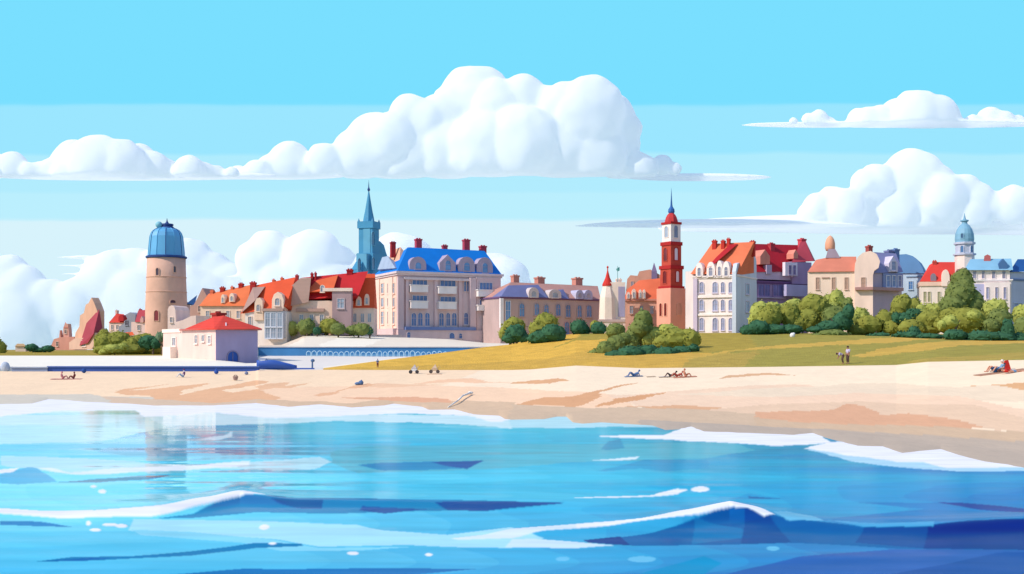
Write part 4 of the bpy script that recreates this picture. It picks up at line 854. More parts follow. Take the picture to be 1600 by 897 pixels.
# ---- purple house with the dark red roof
b = Bld('purple_house', 'purple house with crimson roof and red pyramid gable on its right end', 'house', 1178, 246, 1264, 254, 522)
b.body(438, 12, wallm((176,150,192)))
b.cornice(441, .7, wallm((130,92,142)), .3)
b.box('attic', -.05, b.W+.05, -.05, 11.9, b.top+.3, b.P(1200,424,0).z, wallm((204,184,208)))
T3 = b.P(1200,424,0).z+.01
b.hull('roof', [b.P(1174,425,-.3), b.P(1264,424,-.3), b.P(1178,381,5), b.P(1250,383,5), (0,12,T3), (b.W,12,T3)], roofm((190,30,48)))
b.hull('corner_roof', [b.P(1237,410,-.7), b.P(1271,408,-.7), b.P(1251,378,2.2), b.P(1259,377,2.2), b.P(1237,410,6), b.P(1274,408,6)], roofm((222,84,96)))
b.chimney(1252,373,1260,384,2.5, wallm((222,84,96)))
b.pbox('corner_wall', 1238,409.5,1268,444,-.6,4, wallm((190,160,196)))
b.dormer(1188,390,1203,413,-.1,4, wallm((236,150,130)), None, 'point'); b.chimney(1204,380,1211,398,3.6, wallm((196,70,80)))
b.dormer(1198,414,1206,428,-.5,2, wallm((196,180,204)), None, 'sq')
bay = b.pbox('bay', 1227,410,1246,431,-1.5,-.61, wallm((240,230,240))); b.window(1232,415,1236,429, wallm((206,190,214)), glass((130,120,170)), d=-1.5, parent=bay, bars=0); b.window(1239,415,1243,429, wallm((206,190,214)), glass((130,120,170)), d=-1.5, parent=bay, bars=0)
b.dormer(1240,390,1247,404,-.3,2, wallm((236,150,130)), None, 'point')
for x0, x1 in ((1185,1193),(1195,1202),(1208,1222)): b.window(x0,445,x1,462, wallm((160,140,190)), glass((130,130,190)))
b.pbox('balcony', 1229,445,1262,463,-1.7,-.62, wallm((190,184,220))); b.pbox('band', 1176,464,1228,466,-.5,-.003, wallm((196,180,214)))

# ---- cream hall with the salmon roof
b = Bld('cream_hall', 'long cream hall with salmon roof, peach capped cupola and rounded end gable', 'building', 1262, 237, 1362, 233, 520)
b.body(424, 6, wallm((248,220,198)))
b.hull('roof', [b.P(1262,425,-.4), b.P(1338,424,-.4), b.P(1275,406,3), b.P(1300,401,3), b.P(1338,401,3), (0,6.2,b.top), b.P(1338,424,6.2)], roofm((226,138,112)))
g = [(1335,426),(1336,412),(1340,402),(1348,395),(1360,392),(1370,397),(1375,408),(1373,418),(1366,423),(1364,430),(1364,505),(1335,505)]
b.prism('end_gable', g, -.6, 1.5, wallm((250,220,202)))
k = .137; q = b.P(1300,400,4)
b.hull('cupola_base', [b.P(1290,403,2.5), b.P(1313,403,2.5), b.P(1294,389,2.5), b.P(1305,389,2.5), b.P(1290,403,6), b.P(1313,403,6), b.P(1294,389,5), b.P(1305,389,5)], wallm((178,160,176)))
bm = bmesh.new(); zc = lambda py: b.P(1297,py,3.6).z
add_lathe(bm, [(zc(392),6.2*k),(zc(388),7.8*k),(zc(380),7.6*k),(zc(374),6*k),(zc(370),3.4*k),(zc(368),.5*k)], 16, b.P(1297,380,3.6).x, 3.6); obj('cupola_dome', bm, surf('peach_dome', alb((246,178,142)), .7), b.root, True)
for x0, x1 in ((1275,1280),(1300,1305),(1320,1325),(1346,1352)): b.window(x0,434,x1,452, wallm((232,200,180)), wallm((206,170,150)), d=(-.6 if x0 > 1335 else 0))
for x0, x1 in ((1284,1296),): b.pbox('band', x0,433,x1,435,-.2,-.003, wallm((200,164,146)))
b.pbox('balcony', 1336,448.5,1364,453,-1.6,-.61, wallm((198,150,142)))
b = Bld('grey_mansard_house', 'lavender grey house with slate mansard and white framed windows beside cream hall', 'house', 1363, 233.5, 1409, 237, 520)
b.body(425, 6, wallm((196,176,196)))
b.hull('roof', [b.P(1360,427,-.3), b.P(1411,425,-.3), b.P(1363,394,2.6), b.P(1400,396,2.6), (0,6,b.top), (b.W,6,b.top)], surf('slate_violet', alb((150,150,192)), .7, .08, .3, .2, 3, tiles=1.2))
b.prism('upper_wall', [(1380,450),(1380,427),(1411,427),(1411,450)], -.3, -.004, wallm((150,160,204)))
for x0 in (1385,1394,1403): b.window(x0,431,x0+5,448, wallm((230,226,236)), glass((130,140,190)), d=-.3, bars=0)
b.pbox('balcony', 1364,449,1412,454,-1.3,-.31, wallm((190,150,152)))
b.dormer(1389,400,1403,425,-.5,3, wallm((206,200,220)), glass((150,150,190)), 'point')
b.chimney(1357,384,1364,397,2.6, wallm((186,90,84))); b.chimney(1388,391,1397,400,3, wallm((130,136,180))); b.chimney(1398,389,1406,402,3, wallm((110,140,190)))
b = Bld('blue_dome_house', 'pale blue house with a big rounded blue roof behind the right hand trees', 'house', 1408, 246, 1442, 244, 520)
b.body(426, 8, wallm((196,216,232)))
b.prism('roof', [(1400,427),(1400,402),(1402,398),(1416,397),(1426,400),(1435,408),(1441,418),(1444,427)], -.3, 7, surf('blue_roof', alb((110,160,210)), .6, .06, .3, .2, 3, tiles=1.2))
b.pbox('band', 1416,431,1441,433,-.2,-.003, wallm((150,180,206))); b.window(1420,440,1426,452, wallm((190,210,226)), GL_B)

# ---- right end
b = Bld('red_roof_villa', 'cream villa with bright red roof and arched white gable near right end', 'house', 1438, 235, 1494, 233, 520)
b.body(446, 9, wallm((248,230,216)))
b.hull('roof', [b.P(1437,440,-.3), b.P(1492,440,-.3), b.P(1452,414,3), b.P(1460,409.5,3), b.P(1492,409.5,3), b.P(1437,440,8), b.P(1492,440,8)], roofm((232,70,60)))
b.pbox('band', 1437,439.5,1492,446.5,-.25,9, wallm((244,206,184)))
b.dormer(1454,427,1463,439,-.2,3, wallm((150,136,150)), None); b.dormer(1471,421,1484,447,-.4,3.5, wallm((250,226,210)), None)
b.chimney(1457,408,1464,420,2.5, wallm((214,80,70)))
for x in (1443,1450,1465,1476): b.window(x,456,x+4,472, wallm((240,226,206)), glass((186,180,140)), bars=0)
b = Bld('long_white_house', 'long white house with pale blue roof and square attic windows, right edge', 'building', 1510, 232, 1580, 230, 520)
b.body(438, 10, wallm((244,228,224)))
b.box('attic', .2, b.W-.2, .3, 9.7, b.top+.001, b.P(1540,421,0).z, wallm((248,232,226)))
b.hull('roof', [b.P(1507,422,-.4), b.P(1583,422,-.4), b.P(1516,405,2.6), b.P(1580,404,2.6), b.P(1508,422,9), b.P(1583,422,9)], roofm((142,196,226)))
b.cornice(439, .45, wallm((246,238,236)), .3)
for x0, x1 in ((1520,1525.5),(1534,1538.5),(1550,1555),(1566,1571)): b.window(x0,424,x1,435, wallm((240,226,224)), glass((150,150,176)), d=.3, bars=0)
b.pbox('blue_wall', 1514,444,1538,500,-.2,-.003, wallm((186,188,222)))
b.pbox('bay', 1539,441,1578,500,-1,-.003, wallm((248,232,228)))
for x0 in (1541,1555,1568): b.window(x0,449,x0+4,467, wallm((240,226,226)), glass((160,160,196)), d=-1, bars=0)
b.dormer(1561,404,1574,421,-.1,2, wallm((80,120,170)), None, 'point')
b.hull('chimney', [b.P(1537,410,2), b.P(1548,410,2), b.P(1538,400,2), b.P(1543,397.5,2), b.P(1548,400,2), b.P(1537,410,3.4), b.P(1548,410,3.4), b.P(1543,397.5,3.4), b.P(1538,416,2.6), b.P(1546,416,2.6)], wallm((204,110,108)))
b = Bld('blue_wing_house', 'blue grey house with deep blue roof cut by the right edge', 'house', 1579, 231, 1660, 239, 520)
b.body(424, 10, wallm((190,196,222)))
b.hull('roof', [b.P(1577,425,-.4), b.P(1662,423,-.4), b.P(1590,405,2.8), b.P(1655,405,2.8), b.P(1577,425,9), b.P(1662,423,9)], roofm((40,104,176)))
b.cornice(437, .45, wallm((130,150,200)), .25)
for x0 in (1584,1604,1624): b.window(x0,474,x0+12,492, wallm((200,206,226)), glass((130,140,190)))
t = Tow('domed_turret', 'slim cream turret with pale blue onion dome and needle on the right', 'tower', 1507, 238, 522)
pb, sl_ = surf('pale_blue_copper', alb((140,190,216)), .5, .12, .4), wallm((196,200,216))
t.lathe('base', [(522,15.5),(440,15),(399,14.5)], wallm((246,224,212)), 8, PI/8)
t.lathe('drum', [(399,17),(396.5,17),(396,13.5),(383,13.5),(382,16),(379,16),(378.5,13)], sl_, 8, PI/8)
t.lathe('dome', [(379,13.5),(374,14.2),(366,13.6),(358,11),(352,7),(350,4.5),(347,4),(346,6),(344,6),(343,2.5),(340,1.6),(333,.2)], pb, 16, 0)
for cx_ in (1499,1513): t.window(cx_, 385, 395, 4.5, 13.2, sl_, glass((90,130,180)))
t.window(1499, 366, 373, 3.6, 13.6, pb, glass((80,110,150)))
# ------------------------------------------------------------------ trees and bushes
def leafm(name, c):
    m, nt, out = nt_new(name); N, L = nt.nodes, nt.links
    d = N.new('ShaderNodeBsdfDiffuse'); t = N.new('ShaderNodeBsdfTranslucent'); s = N.new('ShaderNodeMixShader'); s.inputs[0].default_value = .25
    tc = N.new('ShaderNodeTexCoord'); n1 = N.new('ShaderNodeTexNoise'); n1.inputs['Scale'].default_value = .9; n1.inputs['Detail'].default_value = 4; L.new(tc.outputs['Object'], n1.inputs[0])
    mr = N.new('ShaderNodeMapRange'); mr.inputs['From Min'].default_value = .3; mr.inputs['From Max'].default_value = .7; mr.inputs['To Min'].default_value = .78; mr.inputs['To Max'].default_value = 1.2; L.new(n1.outputs['Fac'], mr.inputs[0])
    v = N.new('ShaderNodeVectorMath'); v.operation = 'SCALE'; v.inputs[0].default_value = c; L.new(mr.outputs[0], v.inputs['Scale'])
    L.new(v.outputs[0], d.inputs[0]); L.new(v.outputs[0], t.inputs[0]); L.new(d.outputs[0], s.inputs[1]); L.new(t.outputs[0], s.inputs[2]); L.new(s.outputs[0], out.inputs[0]); return m
LF = dict(olive=leafm('leaf_olive', (.28,.29,.06)), light=leafm('leaf_light', (.42,.45,.11)), green=leafm('leaf_green', (.19,.235,.07)), dark=leafm('leaf_dark', (.055,.15,.08)), sage=leafm('leaf_sage', (.20,.29,.17)))  # dark: darker plants, and shade painted as dark leaves low in the foliage
bark = surf('bark', (.13,.09,.06), .95, .2, 2, .6, 8)
tn = [0]
def tree(name, label, Y, col, lobes, group=None, trunkx=None, dens=5.5):
    tn[0] += 1; rnd = random.Random(100+tn[0])
    xs = [l[0] for l in lobes]; cx = trunkx if trunkx is not None else sum(xs)/len(xs)
    x = (cx-800)/F*Y; z = gz(x, Y); root = empty(name, (x, Y, z)); tag(root, label, name.replace('_', ' '), group)
    bm = bmesh.new(); R = Vector((x, Y, z)); top = 0
    for i, l in enumerate(lobes):
        px, py, rx = l[:3]; ry = l[3] if len(l) > 3 else rx; yy = Y+rnd.uniform(-.6, .6)*rx*Y/F
        c = W(px, py, yy)-R; a, b_ = rx*Y/F*1.04, ry*Y/F*1.02; top = max(top, c.z)
        vs = add_ball(bm, c, 1, 3, (a, a*.9, b_))
        for v in vs:
            d = v.co-c; v.co = c+d*(1+.16*noise.noise((v.co+R)*1.1)+.10*noise.noise((v.co+R)*2.6))
        n = int(dens*4*a*b_+30)
        for q in range(n):
            th, u = rnd.uniform(0, 2*PI), rnd.uniform(-1, 1); sq = math.sqrt(1-u*u); nrm = Vector((sq*math.cos(th), sq*math.sin(th), u))
            p = c+Vector((nrm.x*a, nrm.y*a*.9, nrm.z*b_)); p = c+(p-c)*(1+.16*noise.noise((p+R)*1.1)+rnd.uniform(-.02, .15))
            if p.z < -.3: continue
            t = (nrm+Vector((rnd.gauss(0, .6), rnd.gauss(0, .6), rnd.gauss(0, .6)))).normalized(); e1 = t.orthogonal().normalized(); e2 = t.cross(e1); an = rnd.uniform(0, PI); sz = rnd.uniform(.15, .34)
            f1 = e1*math.cos(an)+e2*math.sin(an); f2 = e2*math.cos(an)-e1*math.sin(an)
            bm.faces.new([bm.verts.new(p+f1*sz), bm.verts.new(p+f2*sz*.6), bm.verts.new(p-f1*sz), bm.verts.new(p-f2*sz*.6)])
    o = obj('crown', bm, LF[col], root, False, fix=False)
    bm = bmesh.new(); r = .10+.03*top
    add_tube(bm, (0, 0, -.6), (r, 0, max(.6, top*.5)), r*1.4, r, 8); add_tube(bm, (r, 0, max(.5, top*.45)), (r+top*.18, .1, max(.8, top*.8)), r*.8, r*.4, 6); add_tube(bm, (r, 0, max(.5, top*.4)), (-top*.16, -.1, max(.8, top*.75)), r*.8, r*.4, 6)
    obj('trunk', bm, bark, root); return root
g1 = 'bushes at the foot of the round tower'
tree('bush','broad olive bush spreading below the round tower',215,'olive',[(165,536,17,14),(185,533,20,15),(207,540,18,13),(225,536,20,15),(172,546,24,10),(202,547,26,10),(235,548,18,9)],g1)
tree('bush','low yellow green bush in front of the broad olive bush',206,'light',[(178,545,15,7),(166,550,11,6),(192,541,9,5)],g1)
tree('bush','dark green round bush left of the pavilion wall',210,'dark',[(233,535,15,11),(244,536,8,9)],g1)
tree('bush','small sage grey bush against the corner of the pavilion',209,'sage',[(250,527,7,9),(256,523,4,6)],g1)
tree('bush','olive bush growing behind the red roof cottage wall',300,'olive',[(163,524,9,9),(155,528,6,6)],g1)
g2 = 'bushes on the far left shore'
tree('bush','dark bush left of its twin near the small shed',250,'dark',[(50,543,9,6),(59,547,8,4)],g2)
tree('bush','dark bush right of its twin, below the salmon church',250,'dark',[(76,545,9,5),(66,547,6,3)],g2)
tree('bush','olive bush cut by the left edge',236,'olive',[(0,544,9,11),(-12,540,14,16)],g2)
g3 = 'bushes on the bank before the orange roofs'
tree('bush','yellow bush below the bay window house',236,'light',[(455,513,11,11),(447,517,6,9)],g3)
tree('bush','round olive bush left of a small dark shrub on the bank',232,'green',[(479,511,14,13)],g3)
tree('shrub','small dark shrub beside the round olive bush on the bank',230,'dark',[(495,517,6,6)],g3)
tree('bush','pale olive bush rising over a green shrub on the bank',234,'olive',[(515,509,14,12),(508,515,8,8)],g3)
tree('shrub','green shrub in front of the pale olive bush',229,'green',[(528,514,12,9)],g3)
tree('bush','flat wide green bush beside the hotel steps',231,'green',[(553,516,14,8),(566,515,15,9)],g3)
tree('shrub','small dark shrub touching the hotel corner',229,'dark',[(577,517,5,7)],g3)
tree('shrub','low dark shrub by the promenade end behind the pavilion',236,'dark',[(404,530,10,5),(418,533,9,2.5)],g3)
g4 = 'bushes before the row house'
tree('bush','yellow olive bush right beside the hotel wall',205,'olive',[(803,511,17,15),(790,522,10,13)],g4)
tree('bush','dark bush in front of the yellow olive one by the hotel',196,'dark',[(806,521,16,14),(797,528,12,8),(818,528,8,8)],g4)
tree('tree','olive tree at the middle of the row house',200,'olive',[(853,505,18,16),(842,514,15,14),(836,524,9,10)],g4)
tree('bush','large dark bush for the shaded lower right of the olive tree',190,'dark',[(862,520,16,13),(845,527,17,10),(874,522,10,12),(834,530,10,6)],g4)
tree('bush','dark rounded bush below the row house, left of a pair',204,'dark',[(904,512,13,12),(914,516,8,8)],g4)
tree('bush','dark rounded bush below the row house, right of a pair',203,'dark',[(935,514,12,10)],g4)
tree('bush','pale bush peeping behind the pair of dark bushes',207,'olive',[(930,509,8,8)],g4)
g5 = 'thicket in front of the clock tower'
tree('bush','round green bush on the crest left of the thicket',186,'green',[(962,518,14,13)],g5)
tree('bush','low green bush at the left tip of the thicket',158,'green',[(932,555,13,9),(948,546,16,13),(962,537,15,13),(976,530,10,10)],g5)
tree('tree','tall leaning green tree of the thicket left of the clock tower',166,'green',[(1005,500,13,15),(999,513,14,15),(991,525,14,14),(985,538,12,13),(1010,516,11,16),(1012,534,14,14)],g5)
tree('bush','dark undergrowth bush along the foot of the thicket',153,'dark',[(962,556,17,8),(985,552,20,11),(1012,550,20,11),(1040,551,20,9),(1065,549,18,8),(1083,545,10,6)],g5)
tree('bush','yellow green bush lit in the middle of the thicket',166,'light',[(1022,525,16,14),(1011,533,9,12),(1044,516,16,10)],g5)
tree('bush','big rounded olive bush at the right end of the thicket',162,'olive',[(1058,530,24,17),(1037,537,17,14),(1078,530,16,16)],g5)
g6 = 'trees and bushes before the right hand houses'
tree('bush','dark bush at the foot of the mansion gable',198,'dark',[(1168,516,11,9),(1185,512,16,11),(1210,515,20,8),(1235,515,18,8)],g6)
tree('tree','light olive tree at the right corner of the mansion',206,'light',[(1188,488,15,17),(1180,500,10,14),(1205,482,14,10)],g6)
tree('tree','olive tree in front of the purple house, left one',202,'olive',[(1203,496,18,19),(1190,506,10,12)],g6)
tree('tree','olive tree in front of the purple house, right one',203,'olive',[(1234,493,14,20),(1248,505,14,14)],g6)
tree('tree','pale tree crown peeping between the two olive trees at the purple house',210,'light',[(1240,479,14,12),(1225,484,10,10)],g6)
tree('tree','large rounded tree at the left corner of the cream hall',204,'olive',[(1272,483,22,23),(1262,500,20,18),(1290,500,18,18)],g6)
tree('tree','yellow tree before the cream hall windows',207,'light',[(1308,470,12,17),(1292,476,8,16),(1300,486,14,14)],g6)
tree('tree','green tree between the yellow tree and the dark bush',200,'green',[(1304,494,18,16),(1325,478,7,14)],g6)
tree('bush','dark pointed bush before the cream hall',196,'dark',[(1326,488,9,12),(1316,502,15,14),(1295,510,18,9),(1275,515,14,5)],g6)
tree('bush','low green mound bush at the edge of the lawn',193,'green',[(1300,522,22,7),(1285,525,16,5)],g6)
tree('tree','yellow olive tree under the rounded end gable',204,'light',[(1343,496,15,15),(1333,503,9,12)],g6)
tree('bush','wide olive bush between the gable and the grey mansard house',200,'olive',[(1358,508,20,15),(1382,503,14,18),(1340,517,16,9),(1395,512,16,12)],g6)
tree('tree','olive tree under the blue domed roof',205,'olive',[(1410,480,17,20),(1428,484,12,17),(1400,496,12,14)],g6)
tree('bush','dark bush under the blue domed roof tree',196,'dark',[(1412,498,16,9),(1428,492,13,10),(1400,496,6,8)],g6)
tree('bush','pale curved bush in front of the red roof villa',198,'light',[(1440,489,10,14),(1460,484,18,10),(1482,480,14,9),(1435,500,8,8)],g6)
tree('bush','wide olive bush below the red roof villa',193,'olive',[(1455,500,22,16),(1480,506,22,15),(1425,512,20,13),(1445,515,24,10)],g6)
tree('bush','narrow dark bush by the lawn below the grey mansard house',188,'dark',[(1375,524,13,4),(1362,525,8,3)],g6)
tree('tree','tall round topped tree in front of the domed turret',200,'green',[(1503,440,16,18),(1495,452,14,16),(1506,430,9,10)],g6)
tree('tree','broad dusky tree below the round topped one',196,'green',[(1500,462,21,20),(1520,480,18,26),(1488,478,20,17),(1508,452,14,16)],g6)
tree('tree','olive tree with pale tips in the middle of the long white house',188,'olive',[(1510,500,24,20),(1490,495,20,14),(1528,505,18,20)],g6)
tree('bush','small pale bush low before the olive tree near the right edge',180,'light',[(1484,503,13,10),(1471,508,7,8),(1521,493,11,9)],g6)
tree('tree','light green tree before the bay of the long white house',190,'light',[(1556,482,18,15),(1547,496,10,14)],g6)
tree('tree','green tree under the light green one near the right edge',185,'green',[(1562,500,18,18),(1548,510,14,12)],g6)
tree('tree','light tree cut by the right edge',188,'light',[(1598,494,16,17),(1612,490,16,20)],g6)
tree('bush','green bush under the light tree cut by the right edge',182,'green',[(1598,512,14,16),(1614,515,14,16)],g6)
tree('bush','dark undergrowth bush below the red roof villa, left part',176,'dark',[(1418,524,22,6),(1428,519,9,9),(1450,526,22,5)],g6)
tree('bush','dark undergrowth bush spreading over the lawn near the right edge',168,'dark',[(1492,524,18,9),(1506,536,30,8),(1535,526,24,9),(1575,518,9,20),(1560,528,26,9),(1592,530,22,10),(1495,541,18,7),(1540,537,24,5)],g6)

# ------------------------------------------------------------------ seawall, retaining wall, railing, boat
def strip_wall(name, label, x0, x1, Y, t, pyt, col, cap, pyb=None, n=24):
    a = W(x0, pyt, Y); b_ = W(x1, pyt, Y); root = empty(name, (a.x, Y, gz(a.x, Y-.5))); tag(root, label, name.replace('_', ' '))
    zt = a.z-root.location.z; bm = bmesh.new(); add_box(bm, 0, b_.x-a.x, 0, t, -1.2, zt); obj('wall', bm, col, root)
    bm = bmesh.new(); add_box(bm, -.1, b_.x-a.x+.1, -.15, t+.1, zt+.002, zt+.16); obj('coping', bm, cap, root); return root
sw = strip_wall('seawall', 'low deep blue seawall between the beach and the white promenade', 75, 404, 147.5, .6, 574, surf('blue_wall', alb((66,98,176)), .8, .12, .3), surf('blue_coping', alb((90,120,190)), .8, .08, .5))
sw = strip_wall('seawall', 'weathered grey end of the seawall at far left', 18, 74, 147.4, .6, 575, surf('grey_wall', alb((150,164,196)), .8, .12, .3), surf('grey_coping', alb((176,186,206)), .8, .08, .5))
rw = strip_wall('retaining_wall', 'long blue retaining wall between lower promenade and the pale bank', 402, 790, 198.6, 1.4, 543, surf('harbour_blue', alb((72,140,196)), .7, .14, .25, .2, 1.5), wallm((214,206,206)))
y_ = 196.5; a = W(478, 556, y_); bb = W(700, 556, y_); z_ = gz(a.x, y_)
rl = empty('railing', (a.x, y_, z_)); tag(rl, 'pale blue railing of small arches along foot of the retaining wall', 'railing')
bm = bmesh.new(); Lr = bb.x-a.x; add_box(bm, 0, Lr, -.05, .05, .16, .26); obj('rail', bm, wallm((160,206,232)), rl)
rnd = random.Random(5); nb = 26; pm = wallm((190,222,238))
for i in range(nb):
    cx = Lr*(i+.5)/nb; r = .32+.1*rnd.random(); bm = bmesh.new(); h = .75+.25*rnd.random()
    pts = [(cx-r, 0, -.3), (cx-r, 0, h-r)]+[(cx-r*math.cos(PI*q/5), 0, h-r+r*math.sin(PI*q/5)) for q in range(1, 6)]+[(cx+r, 0, -.3)]
    for p, q in zip(pts, pts[1:]): add_tube(bm, p, q, .07, .07, 5)
    obj('arch', bm, pm, rl)
# beached boat
P0 = land(428, 577.5); bt = empty('boat', P0, 0); bt.location.z += .02; tag(bt, 'blue boat with small grey cabin pulled up beside the pavilion', 'boat')
k = P0.y/F; bm = bmesh.new(); rings = []
for s_ in np.linspace(0, 1, 15):
    x = (-26+62*s_)*k; w = .85*(math.sin(PI*min(1, s_*.9+.12)))**.6*(1 if s_ < .75 else (1-s_)*4*.9+.1); h = (.95-.75*max(0, s_-.45)/.55)+.1
    rings.append([bm.verts.new((x, w*c_*1.0, z__)) for c_, z__ in ((-1, h), (-.85, h*.45), (-.3, .02), (.3, .02), (.85, h*.45), (1, h), (.7, h+.14), (0, h+.24), (-.7, h+.14))])
for r0, r1 in zip(rings, rings[1:]):
    for i in range(9): bm.faces.new((r0[i], r0[(i+1) % 9], r1[(i+1) % 9], r1[i]))
bm.faces.new(rings[0]); bm.faces.new(rings[-1]); obj('hull', bm, surf('boat_blue', alb((58,98,184)), .5, .08, .8), bt, True)
bm = bmesh.new(); add_hull(bm, [(-23*k,-.5,.95),(-9*k,-.5,.95),(-23*k,.5,.95),(-9*k,.5,.95),(-22*k,-.4,1.5),(-12*k,-.4,1.5),(-22*k,.4,1.5),(-12*k,.4,1.5)]); cb = obj('cabin', bm, wallm((160,172,200)), bt)
bm = bmesh.new(); add_box(bm, -20*k, -13*k, -.5, -.47, 1.05, 1.35); obj('window', bm, wallm((220,222,232)), cb)
bm = bmesh.new(); add_box(bm, 36*k-.6, 36*k+2.4, -.04, .04, .02, .2); obj('rudder_plank', bm, surf('boat_blue2', alb((58,98,184)), .5, .08, .8), bt)
P1 = land(488, 576); ps = empty('post', P1); tag(ps, 'slate blue post with a round head standing right of the boat', 'post')
bm = bmesh.new(); add_tube(bm, (0,0,-.2), (0,0,1.0), .13, .11, 8); obj('shaft', bm, surf('slate_post', alb((92,124,164)), .8), ps); bm = bmesh.new(); add_ball(bm, (.05,0,1.12), .3, 2, (1,.9,.8)); obj('head', bm, surf('slate_post', alb((92,124,164)), .8), ps, True)
P1 = W(500, 524.5, 236); bn = empty('bench', (P1.x, 233, gz(P1.x, 233))); tag(bn, 'dark stone bench on the bank below the pale olive bush', 'bench')
dk = surf('dark_stone', alb((100,104,122)), .85)
bm = bmesh.new(); add_box(bm, -1.5, 1.5, -.3, .3, .38, .5); obj('seat', bm, dk, bn)
for s_ in (-1.2, 1.2): bm = bmesh.new(); add_box(bm, s_-.15, s_+.15, -.25, .25, -.2, .379); obj('leg', bm, dk, bn)

# ------------------------------------------------------------------ people
def skin(name, V, E, Rd, mat, parent, root=0, sub=2):
    me = bpy.data.meshes.new(name); me.from_pydata(V, E, []); o = bpy.data.objects.new(name, me); COL.objects.link(o)
    md = o.modifiers.new('k', 'SKIN'); md.use_smooth_shade = True
    for v, r in zip(me.skin_vertices[0].data, Rd): v.radius = (r, r)
    me.skin_vertices[0].data[root].use_root = True
    s_ = o.modifiers.new('s', 'SUBSURF'); s_.levels = sub; s_.render_levels = sub
    me.materials.append(mat); o.parent = parent; return o
POSE = {
 'sit': dict(pel=(0,0,.13), ch=(-.14,0,.46), nk=(-.13,0,.60), hd=(-.08,0,.76), kn=(.40,.12,.40), ft=(.62,.12,.06), to=(.76,.13,.05), sh=(-.14,.17,.53), el=(-.08,.24,.30), ha=(.16,.2,.28)),
 'lounge': dict(pel=(0,0,.12), ch=(-.42,0,.30), nk=(-.54,0,.40), hd=(-.62,0,.55), kn=(.36,.12,.46), ft=(.62,.12,.06), to=(.78,.13,.06), sh=(-.45,.18,.36), el=(-.60,.24,.10), ha=(-.36,.26,.05)),
 'lie': dict(pel=(0,0,.12), ch=(-.45,0,.16), nk=(-.60,0,.17), hd=(-.78,0,.18), kn=(.42,.1,.14), ft=(.84,.1,.08), to=(.9,.1,.2), sh=(-.5,.18,.16), el=(-.3,.3,.08), ha=(-.05,.3,.06)),
 'stand': dict(pel=(0,0,.93), ch=(0,0,1.28), nk=(.01,0,1.46), hd=(.04,0,1.62), kn=(.05,.1,.50), ft=(0,.11,.06), to=(.17,.12,.04), sh=(0,.18,1.38), el=(.02,.26,1.10), ha=(.10,.25,.86)),
 'bend': dict(pel=(-.05,0,.90), ch=(.32,0,1.12), nk=(.46,0,1.16), hd=(.60,0,1.10), kn=(.08,.14,.49), ft=(-.06,.16,.06), to=(.12,.17,.04), sh=(.38,.17,1.10), el=(.40,.20,.82), ha=(.52,.16,.60)),
}
